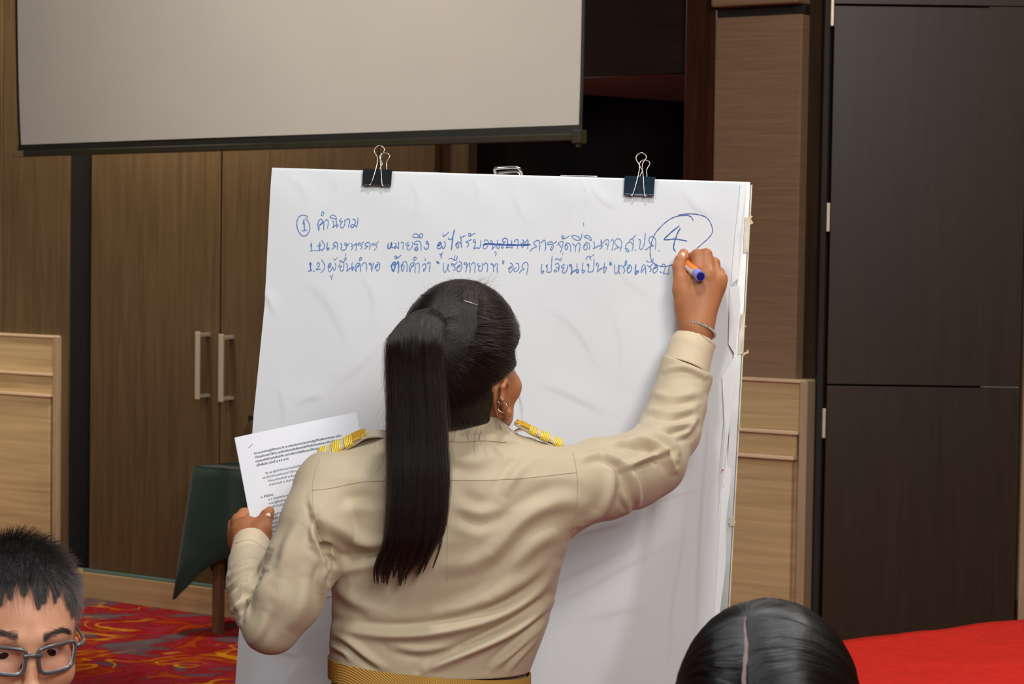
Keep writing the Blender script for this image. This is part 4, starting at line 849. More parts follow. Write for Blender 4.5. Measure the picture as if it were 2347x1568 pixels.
def torso(S, shrink=0.0, sec=SEC):
    zs = []; 
    for (py, xl, xr, b, yc, e) in sec:
        yb = yc; a_ = P(xl, py, yb); c_ = P(xr, py, yb); zs.append(((a_[2] + c_[2]) / 2, (a_[0] + c_[0]) / 2, (c_[0] - a_[0]) / 2 - shrink, b - shrink, yc, e, (a_[2] - c_[2]) / (a_[0] - c_[0])))
    zs = np.array(zs)[::-1]
    lo = np.array([zs[:, 1].min() - .36, 3.5, zs[0, 0]]); hi = np.array([zs[:, 1].max() + .36, 3.85, zs[-1, 0] + .02])
    def fn(X, Y, Z):
        zz = Z - 0.012 * (X - 0) ; z = zz + 0 * X + 0 * Y
        it = lambda k: np.interp(z, zs[:, 0], zs[:, k])
        cx, a, b, cy, e = it(1), it(2), it(3), it(4), it(5)
        u = np.abs((X - cx) / a); v = np.abs((Y - cy) / b); g = (u ** e + v ** e) ** (1 / e)
        d = (g - 1) * np.minimum(a, b) * 0.75
        return np.maximum(d, np.maximum(zs[0, 0] - z, z - zs[-1, 0]))
    S.apply(fn, lo, hi, 0.012)
YS = 3.65
A_sh = P(1300, 1122, 3.66); A_el = P(1492, 1058, 3.80); A_f1 = P(1553, 930, q2(1553, 930, -.115)); A_wr = P(1583, 790, q2(1583, 790, -.075)); A_cf = P(1598, 757, q2(1598, 757, -.068))
L_sh = P(752, 1120, 3.64); L_ua = P(694, 1285, 3.59); L_el = P(622, 1432, 3.575); L_f1 = P(574, 1335, 3.66); L_cf = P(575, 1256, 3.735)
S = Sdf((-.52, 3.46, .925), (.38, 4.02, 1.55), 0.0026)
torso(S)
# trapezius slopes, collar
S.cone(P(1085, 1028, 3.665), P(1290, 1076, 3.66), .033, .032, .025); S.cone(P(960, 1020, 3.665), P(775, 1082, 3.66), .036, .036, .025)
S.cone(P(1000, 1015, 3.66), P(1075, 1030, 3.66), .060, .07, .03)
S.cone(P(1050, 990, 3.672), P(1042, 1030, 3.668), .0600, .064, .008)
S.cone(P(1052, 950, 3.674), P(1046, 1000, 3.672), .0555, .0565, .0005, 's')
# right sleeve
S.chain([A_sh, P(1380, 1098, 3.71), P(1445, 1080, 3.765), A_el], [.0665, .0650, .0600, .0560], .02)
S.chain([A_el, P(1535, 985, q2(1535, 985, -.14)), A_f1, P(1571, 862, q2(1570, 860, -.09)), P(1578, 812, q2(1578, 822, -.080))], [.056, .050, .0460, .0430, .0430], .02)
# left sleeve
S.chain([L_sh, P(728, 1200, 3.605), L_ua, P(660, 1370, 3.575), L_el], [.056, .057, .0555, .0530, .0450], .018)
S.chain([L_el, P(590, 1385, 3.61), L_f1, P(573, 1275, 3.715)], [.045, .0420, .0375, .0365], .012)
S.chain([P(752, 1262, 3.552), P(758, 1300, 3.548), P(760, 1346, 3.556)], [.005, .008, .007], .010, 's')
def cutplane(S, p, d, rad):
    d = d / np.linalg.norm(d)
    def fn(X, Y, Z): return np.maximum(-((X - p[0]) * d[0] + (Y - p[1]) * d[1] + (Z - p[2]) * d[2]), np.sqrt((X - p[0]) ** 2 + (Y - p[1]) ** 2 + (Z - p[2]) ** 2) - rad)
    S.apply(fn, p - rad, p + rad, .002, 's')
cutplane(S, P(1573, 834, q2(1573, 834, -.083)), P(1594, 780, q2(1594, 780, -.073)) - P(1573, 834, q2(1573, 834, -.083)) + np.array([0, -.012, 0]), .075)
cutplane(S, P(571, 1287, 3.705), P(577, 1243, 3.755) - P(571, 1294, 3.70), .055)
V, Q = S.mesh()
V = relax(V, Q, 3, .5)
FOLDS = [
 # right sleeve
 ([(1392, 1044), (1428, 1064), (1450, 1105), (1462, 1158)], 9, .008), ([(1425, 1074), (1470, 1056), (1530, 1034)], 7, .007), ([(1442, 1006), (1500, 1020), (1530, 1052), (1546, 1076)], 9, .008),
 ([(1462, 984), (1520, 1000), (1548, 1030), (1552, 1052)], 8, .007), ([(1478, 972), (1530, 984), (1585, 968)], 8, .006), ([(1400, 1012), (1450, 1012), (1490, 1026)], 8, .006),
 ([(1498, 900), (1540, 912), (1600, 900)], 10, .004), ([(1492, 940), (1540, 950), (1590, 935)], 9, .005), ([(1525, 850), (1570, 842), (1615, 862)], 7, .004), ([(1335, 1200), (1375, 1175), (1398, 1130), (1400, 1080)], 12, .005),
 ([(1330, 1050), (1370, 1040), (1410, 1046)], 10, .003), ([(1430, 1130), (1440, 1165), (1430, 1180)], 8, .003), ([(1540, 1000), (1575, 990), (1596, 960)], 8, .004),
 # torso
 ([(1215, 1060), (1180, 1090), (1150, 1140)], 14, .004), ([(1330, 1160), (1280, 1150), (1200, 1190), (1130, 1270)], 20, .005), ([(1310, 1210), (1240, 1240), (1180, 1300), (1120, 1370)], 22, .005),
 ([(1295, 1260), (1230, 1310), (1130, 1370), (1010, 1410)], 20, .005), ([(1275, 1300), (1225, 1360), (1130, 1415), (1000, 1448), (880, 1455), (765, 1440)], 13, .009), ([(1262, 1380), (1180, 1440), (1080, 1490), (975, 1535)], 11, .010),
 ([(1255, 1420), (1190, 1480), (1130, 1530)], 9, .006), ([(1240, 1450), (1185, 1510), (1165, 1540)], 7, .004), ([(765, 1455), (800, 1470), (850, 1510), (880, 1530)], 9, .006), ([(760, 1480), (790, 1495), (800, 1510)], 7, .004),
 ([(900, 1480), (960, 1490), (1040, 1480)], 10, .004), ([(720, 1190), (740, 1245), (757, 1290), (757, 1330)], 9, -.010), ([(712, 1140), (722, 1190), (715, 1250)], 8, .004), ([(732, 1180), (780, 1215), (850, 1250), (930, 1245)], 18, .006), ([(735, 1265), (775, 1285), (850, 1270), (930, 1250)], 14, -.006), ([(745, 1255), (770, 1262), (790, 1280)], 8, -.006),
 ([(770, 1150), (830, 1140), (870, 1150)], 16, -.003), ([(1060, 1130), (1090, 1150), (1130, 1150)], 16, -.003), ([(1045, 1180), (1100, 1200), (1150, 1180)], 16, -.003), ([(1010, 1040), (1080, 1060), (1120, 1050)], 14, .002), ([(770, 1340), (800, 1370), (860, 1400)], 16, .004), ([(1000, 1300), (1080, 1290), (1160, 1250)], 20, .003),
 # left sleeve
 ([(532, 1300), (570, 1288), (606, 1292)], 6, .004), ([(528, 1322), (570, 1300), (612, 1302)], 7, .006), ([(526, 1348), (556, 1330), (600, 1312)], 7, .006), ([(530, 1378), (552, 1350), (585, 1335)], 7, .006), ([(536, 1400), (552, 1385), (566, 1368)], 6, .005),
 ([(545, 1425), (556, 1405), (560, 1380)], 6, -.004), ([(618, 1262), (590, 1320), (560, 1372), (556, 1425)], 5, -.006), ([(632, 1300), (600, 1345), (588, 1380)], 12, .004), ([(690, 1200), (660, 1250), (640, 1330)], 14, .004), ([(700, 1320), (690, 1390), (660, 1450)], 18, .004), ([(750, 1290), (735, 1330), (745, 1370)], 9, .004), ([(575, 1480), (600, 1440), (610, 1400)], 12, .003)]
V = folds(V, Q, [(p, w_, a_ * 1.6) for p, w_, a_ in FOLDS]); V = relax(V, Q, 1, .5)
M_KHAKI = mat('khaki_uniform_cloth', srgb(188, 171, 143), 0.62, var=0.02, vscale=8, bump=0.12, bscale=900, sheen=0.15, spec=0.35)
M_KHAKI2 = mat('khaki_cuff_cloth', srgb(206, 186, 156), 0.65, var=0.02, vscale=8, bump=0.12, bscale=900, sheen=0.15)
M_SEAM = mat('khaki_seam', srgb(178, 158, 128), 0.7, var=0.05)
shirt = mesh('uniform_shirt', V, Q, None, M_KHAKI, True); T_SH = bvh(V, Q)
sub = []
def seam(pts, r=0.00055, m=None, name='seam'):
    p = on_surface(T_SH, smoothpath(pts, 4), 0.0003, 4)
    if len(p) > 2: sub.append(MB().tube(p, r, 6).build(name, m or M_SEAM, smooth=True))
seam([(716, 1124), (760, 1119), (820, 1106), (884, 1102), (960, 1101), (1030, 1101), (1110, 1101), (1200, 1096), (1260, 1090), (1321, 1083)])
seam([(1313, 1036), (1322, 1085), (1322, 1150), (1312, 1205), (1300, 1238)], .0006)
seam([(733, 1052), (722, 1085), (716, 1125), (722, 1185), (742, 1240)], .0006)
seam([(1014, 1010), (1060, 1013), (1110, 1010), (1160, 1014)], .0007)
seam([(1020, 1108), (1026, 1200), (1024, 1330)], .0004)
# cuffs
def cuff(p0, p1, p2, r0, r1, r2, name='cuff'):
    S = Sdf(np.minimum(p0, p2) - .07, np.maximum(p0, p2) + .07, 0.0012); S.chain([p0, p1, p2], [r0, r1, r2], .002)
    d = (p2 - p0) / np.linalg.norm(p2 - p0)
    S.chain([p0 - d * .03, p1, p2 + d * .06], [r0 - .0035, r1 - .0035, r2 - .0035], .001, 's')
    def cap(X, Y, Z): return np.maximum((X - p2[0]) * d[0] + (Y - p2[1]) * d[1] + (Z - p2[2]) * d[2], -((X - p0[0]) * d[0] + (Y - p0[1]) * d[1] + (Z - p0[2]) * d[2]))
    S.apply(cap, p0 - .1, p0 + .1, .002, 'i') if False else S.apply(cap, S.lo, S.lo + S.n * S.h, .003, 'i')
    V, Q = S.mesh(); V = relax(V, Q, 2, .5); o = mesh(name, V, Q, None, M_KHAKI2, True); return o, bvh(V, Q)
k1, T1 = cuff(P(1571, 846, q2(1571, 842, -.084)), P(1584, 800, q2(1584, 795, -.076)), P(1596, 777, q2(1598, 766, -.071)), .0420, .0395, .0370)
k2, T2 = cuff(P(570, 1294, 3.70), P(574, 1268, 3.73), P(577, 1243, 3.755), .0335, .0322, .0310)
for T, pts in ((T1, [(1524, 762), (1560, 754), (1600, 764), (1630, 786)]), (T2, [(540, 1246), (575, 1238), (612, 1262)]), (T2, [(534, 1282), (560, 1274), (608, 1288)])):
    p = on_surface(T, smoothpath(pts, 4), .0002, 4)
    if len(p) > 2: sub.append(MB().tube(p, .0006, 6).build('seam', M_SEAM, smooth=True))
k1['label'] = k2['label'] = 'stitched khaki cuff'
# shoulder straps (epaulettes) with gold braid
M_GOLD = mat('gold_braid', srgb(226, 176, 40), 0.45, 0.25, var=0.25, vscale=260, bump=0.6, bscale=700)
M_GOLD2 = mat('bright_yellow_braid', srgb(244, 214, 84), 0.5, 0.1, var=0.15, vscale=300, bump=0.4, bscale=800)
def board(p_out, p_in, wdir, w0, th, gold_at_in=True):
    """stiff shoulder board from the outer end to the collar end"""
    ax = p_in - p_out; Ln = np.linalg.norm(ax); ax /= Ln; wd = wdir - ax * (wdir @ ax); wd /= np.linalg.norm(wd); up = np.cross(ax, wd); up *= np.sign(up[2]); c = (p_in + p_out) / 2; ks = []
    prof = [(-.5, 1), (.36, .92), (.46, .7), (.5, .25)]
    V = []
    for sgn in (1, -1):
        for t, f in prof: V.append(c + ax * Ln * t + wd * w0 / 2 * f + up * th / 2 * sgn)
        for t, f in prof[::-1]: V.append(c + ax * Ln * t - wd * w0 / 2 * f + up * th / 2 * sgn)
    n = 8; F = [tuple(range(n)), tuple(range(2 * n - 1, n - 1, -1))] + [(i, n + i, n + (i + 1) % n, (i + 1) % n) for i in range(n)]
    b = mesh('shoulder_board', V, F, None, M_KHAKI2); bm_ = b.modifiers.new('b', 'BEVEL'); bm_.width = .001
    bands = []
    for g0, g1 in ((.03, .19), (.29, .46), (.54, .70)):
        k = 5
        for i in range(k):
            t = -.5 + g0 + (g1 - g0) * (i + .5) / k; hw = Ln * (g1 - g0) / k * .46
            q = MB(); cc = c + ax * Ln * t
            loop = [cc + wd * (w0 / 2 + .0012) * a + up * (th / 2 + .0010) * bb for a, bb in ((1, .6), (.9, 1), (0, 1.08), (-.9, 1), (-1, .6), (-1, -.6), (-.9, -1), (0, -1.05), (.9, -1), (1, -.6), (1, .6))]
            q.tube(loop, hw, 6, False); bands.append(q.build('gold_braid', M_GOLD2, smooth=True))
    q = MB(); m_ = 9
    for i in range(m_):
        t = .20 + .27 * i / m_; f = 1 if t < .36 else .75; q.tube([c + ax * Ln * t + wd * (w0 / 2 * f) * s_ + up * (th / 2 + .0006) + ax * .002 * (-1) ** int((s_ + 1) * 4) for s_ in np.linspace(-1, 1, 9)], .0014, 5)
    gold = q.build('gold_embroidery', M_GOLD, smooth=True); gold['kind'] = 'stuff'
    adopt(b, gold, *bands); return b
bR = board(P(1291, 1019, 3.668), P(1179, 968, 3.668), np.array([0.0, 1, .07]), .042, .006)
bL = board(P(728, 1043, 3.65), P(843, 992, 3.65), np.array([0.03, 1, .28]), .042, .0055)
bR['label'] = bL['label'] = 'shoulder board with gold braid bands'
def ribbon(name, pts, wdir, w0, th, m):
    pts = smoothpath(pts, 5); V = []
    for i, p in enumerate(pts):
        t = pts[min(i + 1, len(pts) - 1)] - pts[max(i - 1, 0)]; t /= np.linalg.norm(t); wd = wdir - t * (wdir @ t); wd /= np.linalg.norm(wd); n_ = np.cross(t, wd)
        V += [p + wd * w0 / 2 + n_ * th, p - wd * w0 / 2 + n_ * th, p - wd * w0 / 2 - n_ * th, p + wd * w0 / 2 - n_ * th]
    F = [(i * 4 + k, i * 4 + (k + 1) % 4, i * 4 + 4 + (k + 1) % 4, i * 4 + 4 + k) for i in range(len(pts) - 1) for k in range(4)] + [(3, 2, 1, 0), tuple(len(V) - 4 + k for k in range(4))]
    return mesh(name, V, F, None, m, False)
sub.append(ribbon('shoulder_loop', [P(1152, 1012, 3.668), P(1166, 1004, 3.668), P(1180, 990, 3.668), P(1196, 984, 3.668), P(1214, 992, 3.668), P(1250, 1012, 3.668), P(1290, 1026, 3.668)], np.array([0, 1, 0.]), .038, .0012, M_KHAKI))
sub.append(ribbon('shoulder_loop', [P(892, 998, 3.655), P(866, 994, 3.652), P(838, 998, 3.65), P(815, 1012, 3.65), P(780, 1030, 3.65), P(748, 1046, 3.65), P(732, 1062, 3.65)], np.array([0.02, 1, .2]), .040, .0012, M_KHAKI))
# belt
M_BELT = mat('mustard_webbing_belt', srgb(196, 150, 68), 0.6, var=0.03, vscale=12, spec=0.4)
nt = M_BELT.node_tree; bs = nt.nodes['Principled BSDF']; wv = nt.nodes.new('ShaderNodeTexWave'); wv.inputs['Scale'].default_value = 150; wv.bands_direction = 'DIAGONAL'; tcb = nt.nodes.new('ShaderNodeTexCoord'); bpn = nt.nodes.new('ShaderNodeBump'); bpn.inputs['Distance'].default_value = .001; bpn.inputs['Strength'].default_value = .8
nt.links.new(tcb.outputs['Object'], wv.inputs['Vector']); nt.links.new(wv.outputs[0], bpn.inputs['Height']); nt.links.new(bpn.outputs[0], bs.inputs['Normal'])
def ringband(name, y0l, y0r, y1l, y1r, xl, xr, b, m, grow=0.004):
    V = []; n = 96
    zc = []
    for (yl, yr) in ((y0l, y0r), (y1l, y1r)):
        a = P(xl, yl, 3.67); c = P(xr, yr, 3.67)
        for rr in (0, 1):
            for k in range(n):
                t = 2 * math.pi * k / n; e = 2 / 2.3; cx = math.copysign(abs(math.cos(t)) ** e, math.cos(t)); sy = math.copysign(abs(math.sin(t)) ** e, math.sin(t)); g = grow - rr * .003
                mid = (a + c) / 2; V.append(mid + (c - a) / 2 * cx * (1 + g / .18) + np.array([0, 1, 0]) * (b + g) * sy)
    F = []
    for k in range(n):
        k1_ = (k + 1) % n; F += [(k, 2 * n + k, 2 * n + k1_, k1_), (n + k, n + k1_, 3 * n + k1_, 3 * n + k), (k, k1_, n + k1_, n + k), (2 * n + k, 3 * n + k, 3 * n + k1_, 2 * n + k1_)]
    return mesh(name, V, F, None, m, True)
belt = ringband('belt', 1503, 1544, 1549, 1594, 756, 1213, .103, M_BELT, .0035); belt['label'] = 'mustard yellow webbing belt'
belt.data.polygons.foreach_set('use_smooth', [False] * len(belt.data.polygons))
# skirt
S = Sdf((-.52, 3.46, .40), (.30, 3.9, 1.03), 0.006)
wl = P(984, 1560, 3.67)
def sk(X, Y, Z):
    t = np.clip((wl[2] - Z) / .5, 0, 1); a = .158 + .045 * np.sin(np.clip((wl[2] - Z) / .2, 0, 1) * 1.57) - .02 * t; b = .098 + .03 * np.sin(np.clip((wl[2] - Z) / .2, 0, 1) * 1.57) - .02 * t
    g = np.sqrt(((X - wl[0]) / a) ** 2 + ((Y - 3.675) / b) ** 2); return np.maximum((g - 1) * b, np.maximum(Z - wl[2] - .02, .43 - Z) + 0 * X)
S.apply(sk, (wl[0] - .25, 3.5, .42), (wl[0] + .25, 3.85, wl[2] + .03), .004); V, Q = S.mesh(); skirt = mesh('skirt', V, Q, None, M_KHAKI, True)
M_SHOE = mat('black_leather_shoe', srgb(20, 18, 18), 0.3, coat=0.4)
shoes = []
for sx in (-.09, .09):
    S = Sdf((wl[0] + sx - .07, 3.56, -.01), (wl[0] + sx + .07, 3.92, .12), .005); S.chain([(wl[0] + sx, 3.64, .04), (wl[0] + sx, 3.74, .036), (wl[0] + sx, 3.84, .03)], [.036, .038, .03], .02)
    V, Q = S.mesh(); V[:, 2] = np.maximum(V[:, 2], 0.002); shoes.append(mesh('shoe', V, Q, None, M_SHOE, True))
# ------------------------------------------------------------------ her body: head, neck, trunk, arms, legs, hands in one surface
HS = 1.06; HC = P(1058, 874, 3.665); HM = headframe(math.radians(35), math.radians(-25), math.radians(-8))
S = Sdf(HC - [.14, .15, .17], HC + [.15, .16, .16], 0.0016)
HL = head(S, HC, HM, HS, P(1050, 1040, 3.672), ed=.006); hv = S.mesh(); hv = (relax(*hv, 2, .4), hv[1])
S = Sdf((-.52, 3.46, .02), (.38, 4.02, 1.50), 0.006); torso(S, .024, [s_ for s_ in SEC if s_[0] > 1030])
S.cone(P(1050, 960, 3.672), P(1046, 1080, 3.668), .050, .056, .02)
S.chain([A_sh, A_el, A_f1, P(1583, 775, q2(1583, 775, -.072))], [.045, .038, .032, .024], .02); S.chain([L_sh, L_ua, L_el, L_f1, P(576, 1256, 3.74)], [.030, .034, .032, .027, .022], .02)
for sx in (-.085, .085): S.chain([(wl[0] + sx, 3.675, .84), (wl[0] + sx, 3.665, .50), (wl[0] + sx, 3.68, .30), (wl[0] + sx, 3.665, .10), (wl[0] + sx, 3.665, .05)], [.068, .052, .05, .034, .034], .02)
S.chain([(wl[0] - .09, 3.66, .04), (wl[0] - .09, 3.82, .025)], [.03, .02], .01); S.chain([(wl[0] + .09, 3.66, .04), (wl[0] + .09, 3.82, .025)], [.03, .02], .01)
bv = S.mesh()
# right hand: fist closed round the marker (seen from the back of the hand)
def Hq(px, py, o): return P(px, py, q2(px, py, o))
S = Sdf(Hq(1520, 800, -.13) - [.0, .0, .02], Hq(1690, 545, 0) + [.0, .03, .0], 0.0012)
Wr = Hq(1594, 748, -.064)
S.cone(Hq(1592, 800, -.072), Wr, .0250, .0235, .01); S.cone(Hq(1600, 790, -.07), Hq(1606, 745, -.060), .022, .021, .012)
for (px, py, o, r) in ((1600, 640, -.064, .0155), (1619, 640, -.066, .0160), (1634, 650, -.062, .0155), (1643, 662, -.056, .0140)): S.cone(Wr, Hq(px, py, o), .0225, r, .016)
S.cone(Hq(1575, 700, -.062), Hq(1590, 655, -.060), .020, .017, .016)
S.chain([Hq(1577, 725, -.062), Hq(1563, 665, -.058), Hq(1557, 612, -.048)], [.019, .0145, .0118], .012)       # thumb metacarpal
S.chain([Hq(1557, 612, -.048), Hq(1560, 598, -.045), Hq(1567, 580, -.030)], [.0120, .0105, .0082], .004)      # thumb
S.chain([Hq(1604, 628, -.062), Hq(1598, 586, -.052)], [.0138, .0115], .007); S.chain([Hq(1598, 586, -.052), Hq(1584, 592, -.030), Hq(1574, 600, -.014)], [.0112, .0095, .008], .003)
S.chain([Hq(1622, 630, -.066), Hq(1618, 584, -.052)], [.0140, .0112], .006); S.chain([Hq(1618, 584, -.052), Hq(1606, 596, -.028), Hq(1592, 606, -.014)], [.011, .0095, .008], .003)
S.chain([Hq(1638, 642, -.060), Hq(1636, 604, -.044)], [.0135, .0110], .006); S.chain([Hq(1636, 604, -.044), Hq(1626, 618, -.022), Hq(1612, 628, -.012)], [.011, .009, .0078], .003)
S.chain([Hq(1647, 656, -.052), Hq(1648, 626, -.036)], [.0125, .0100], .006); S.chain([Hq(1648, 626, -.036), Hq(1640, 640, -.018), Hq(1628, 650, -.011)], [.010, .0085, .0072], .003)
for (x0, y0, x1, y1, o, r) in ((1600, 622, 1610, 615, -.074, .0018), (1588, 612, 1604, 618, -.070, .0020), (1612, 600, 1622, 640, -.078, .0016), (1548, 600, 1562, 596, -.058, .0012), (1577, 632, 1590, 640, -.076, .0022)): S.cone(Hq(x0, y0, o), Hq(x1, y1, o), r, r, .004, 's')
for (px, py, o, r) in ((1656, 640, -.052, .0078), (1621, 630, -.073, .0075)): S.cone(Hq(px, py, o), Hq(px, py - 4, o), r, r, .012)
rh = S.mesh(); rh = (relax(*rh, 2, .4), rh[1])
# left hand: thumb in front of the pages, fingers behind them
YDc = 3.80
def D(px, py, o): return P(px, py, YDc + o)
S = Sdf(D(505, 1300, -.08), D(660, 1130, .07), 0.0012)
Wl = D(577, 1258, -.048)
S.cone(D(577, 1290, -.09), Wl, .0225, .0235, .01)
S.cone(Wl, D(556, 1215, -.028), .0235, .0190, .012); S.cone(Wl, D(545, 1222, -.008), .022, .0165, .012); S.cone(Wl, D(540, 1235, .008), .021, .0145, .012); S.cone(Wl, D(543, 1245, .02), .020, .0135, .012); S.cone(D(592, 1235, -.040), D(570, 1205, -.034), .018, .016, .012)
S.chain([D(588, 1244, -.048), D(600, 1214, -.040), D(605, 1197, -.030)], [.0195, .0155, .0128], .010); S.chain([D(605, 1197, -.030), D(612, 1182, -.022), D(618, 1172, -.015)], [.0125, .0108, .0082], .004)
S.chain([D(556, 1215, -.028), D(548, 1194, -.004), D(560, 1180, .012), D(590, 1176, .016), D(612, 1182, .015)], [.0165, .0125, .011, .0095, .008], .005)
S.chain([D(545, 1222, -.008), D(538, 1206, .010), D(550, 1196, .022), D(590, 1196, .024), D(616, 1200, .020)], [.0150, .0122, .0105, .0092, .008], .005)
S.chain([D(540, 1235, .008), D(534, 1220, .022), D(550, 1214, .032), D(590, 1216, .030), D(612, 1218, .024)], [.0138, .0115, .010, .0088, .0075], .005)
S.chain([D(543, 1245, .02), D(534, 1238, .034), D(555, 1234, .040), D(590, 1236, .034)], [.0125, .0105, .009, .0078], .005)
lh = S.mesh(); lh = (relax(*lh, 2, .4), lh[1])
Vb, Qb = joinvq(hv, bv, rh, lh); body = mesh('body', Vb, Qb, None, M_SKIN_R, True)
def nailpatch(p, ax, up, w_, l_):
    ax = ax / np.linalg.norm(ax); sd_ = np.cross(ax, up); sd_ /= np.linalg.norm(sd_); up = np.cross(sd_, ax); V, F = [], []
    for j in range(5):
        for i in range(5):
            a = (i / 4 - .5) * 2; b_ = (j / 4 - .5) * 2; V.append(p + sd_ * a * w_ * (1 - .15 * max(b_, 0) ** 2) + ax * b_ * l_ * (1 - .25 * a * a) - up * (a * a * w_ * .45))
    F = [(j * 5 + i, j * 5 + i + 1, j * 5 + 6 + i, j * 5 + 5 + i) for j in range(4) for i in range(4)]; o = mesh('thumbnail', V, F, None, M_NAIL, True); o.modifiers.new('s', 'SOLIDIFY').thickness = .0008; return o
T_R = bvh(*rh); T_L = bvh(*lh); nails = []
for T, a, b in ((T_R, (1566, 583), (1567, 572)), (T_L, (616, 1178), (619, 1168))):
    h0 = cast(T, *a); h1 = cast(T, *b)
    if h0 and h1: nails.append(nailpatch(h0[0] + h0[1] * .0006, h1[0] - h0[0] + 1e-5, h0[1], .0052, .0062))
eyes(HL, HM, HS, body)
# ------------------------------------------------------------------ her hair
def CL(r, f, u): return HL(r, f, u)
S = Sdf(HC - [.17, .20, .19], HC + [.18, .18, .20], 0.003)
S.ell(HL(-.004, .010, .038), np.array((.0905, .1080, .1170)) * HS, HM, .01)
S.cone(HL(0, -.034, .0), HL(.002, -.040, -.030), .074, .060, .03); S.cone(P(1050, 880, 3.640), P(1070, 918, 3.650), .062, .0530, .02)
S.ell(P(978, 764, 3.585), (.026, .022, .018), None, .02)
# the face, ear and jaw stay free of hair
def facecut(X, Y, Z):
    r = (X - HC[0]) * HM[0][0] + (Y - HC[1]) * HM[0][1] + (Z - HC[2]) * HM[0][2]; f = (X - HC[0]) * HM[1][0] + (Y - HC[1]) * HM[1][1] + (Z - HC[2]) * HM[1][2]; u = (X - HC[0]) * HM[2][0] + (Y - HC[1]) * HM[2][1] + (Z - HC[2]) * HM[2][2]
    g1 = (0.030 - .35 * np.clip(u, 0, .2)) - f + 0.5 * np.clip(u, 0, 1) * 0          # in front of the ears
    front = np.maximum(0.040 - f, u - .050)
    side = np.maximum(np.maximum(-.030 - f, u - .022), .050 - np.abs(r))
    low = np.maximum(np.maximum(u + .055, -.05 - f), .0)
    return np.minimum(np.minimum(front, side), np.maximum(u + .06, -.042 - f))
S.apply(facecut, S.lo, S.lo + S.n * S.h, .012, 's')
zc_ = P(1070, 984, 3.60)[2]
S.apply(lambda X, Y, Z: Z - zc_ - .10 * (X - HC[0]) + 0 * Y, S.lo, S.lo + S.n * S.h, .010, 's')
Vh, Qh = S.mesh(); Vh = relax(Vh, Qh, 3, .5)
cap = mesh('hair', Vh, Qh, None, M_CAP, True); cap['label'] = 'sleek black hair pulled back to a high ponytail'
T_H = bvh(Vh, Qh); Nh = vnormals(Vh, Qh)
TIE = P(980, 735, 3.535)
rg = np.random.default_rng(11); cur = []
ids = rg.choice(len(Vh), 9000, replace=False)
for i in ids:
    p = Vh[i]; dst = np.linalg.norm(p - TIE)
    if dst < .018 or Nh[i] @ (p - HC) < 0: continue
    n = 9; pts = []; ln = min(1.0, (.06 + .05 * rg.random()) / dst); jit = rg.normal(0, .0016, 3)
    for k in range(n):
        t = k / (n - 1) * ln; q = p + (TIE - p) * t + np.array([0, 0, -.010 * math.sin(math.pi * t) * (1 if p[2] < TIE[2] else -1)])
        c_, nn, _, _ = T_H.find_nearest(Vector(q)); pts.append(np.array(c_) + np.array(nn) * (.0009 + .0012 * math.sin(math.pi * k / (n - 1)) * rg.random()) + jit * (k / n))
    cur.append(np.array(pts))
# lifted lock with a hairpin on top
for j in range(300):
    u = rg.random(); v = rg.normal(0, .0012, 3); ctrl = [(1064 + 30 * u + rg.normal(0, 5), 655 + 22 * rg.random()), (1060 + 33 * u, 694), (1052 + 38 * u, 722), (1047 + 42 * u, 752), (1036 + 40 * u, 772 + 26 * rg.random())]
    pts = []
    for k, (x, y) in enumerate(ctrl):
        h = cast(T_H, x, y)
        if h: pts.append(h[0] + h[1] * (.0022 + .001 * rg.random()) + v)
    if len(pts) > 3: cur.append(np.array(smoothpath(pts, 3)))
hs = strands('hair_strands', cur, .00022, .00010, M_HAIR)
# ponytail
TC = [(1004, 736, 3.605, 16, .010), (986, 706, 3.574, 34, .018), (962, 714, 3.538, 50, .026), (950, 768, 3.516, 56, .030), (952, 850, 3.520, 61, .028), (957, 930, 3.522, 64, .027), (958, 1010, 3.522, 67, .026), (960, 1090, 3.520, 69, .025), (955, 1170, 3.520, 70, .023), (945, 1240, 3.522, 68, .020), (925, 1300, 3.530, 55, .014), (915, 1345, 3.536, 36, .007)]
def tail(u, v, s, spread=1.0):
    x = s * (len(TC) - 1); i = min(int(x), len(TC) - 2); f = x - i; a, b = TC[i], TC[i + 1]; L_ = [a[k] + (b[k] - a[k]) * f for k in range(5)]
    # smooth
    p = P(L_[0] + u * L_[3] * spread, L_[1] + (46 if u < 0 else 22) * u * u * max(0, 1 - abs(s - .12) / .20), L_[2]); p[1] -= v * L_[4]; return p
S = Sdf(P(850, 1350, 3.50) - [0, .06, 0], P(1060, 690, 3.60) + [.02, .06, .02], 0.003)
for u in np.linspace(-.72, .72, 13):
    pts = [tail(u, 0, s_) for s_ in np.linspace(0.33, .84, 14)]; S.chain(pts, [max(.002, .0155 * math.sqrt(1 - (u * 1.2) ** 2)) * (1 if s_ < .66 else max(.1, 1 - (s_ - .66) * 5.5)) for s_ in np.linspace(0.33, .84, 14)], .012)
S.chain([P(998, 752, 3.595), P(980, 742, 3.565), P(956, 790, 3.535)], [.008, .010, .014], .015)
Vt_, Qt_ = S.mesh(); Vt_ = relax(Vt_, Qt_, 12, .6); pony = mesh('ponytail', Vt_, Qt_, None, M_CAP, True); pony['label'] = 'long straight black ponytail hanging down her back'
cur = []
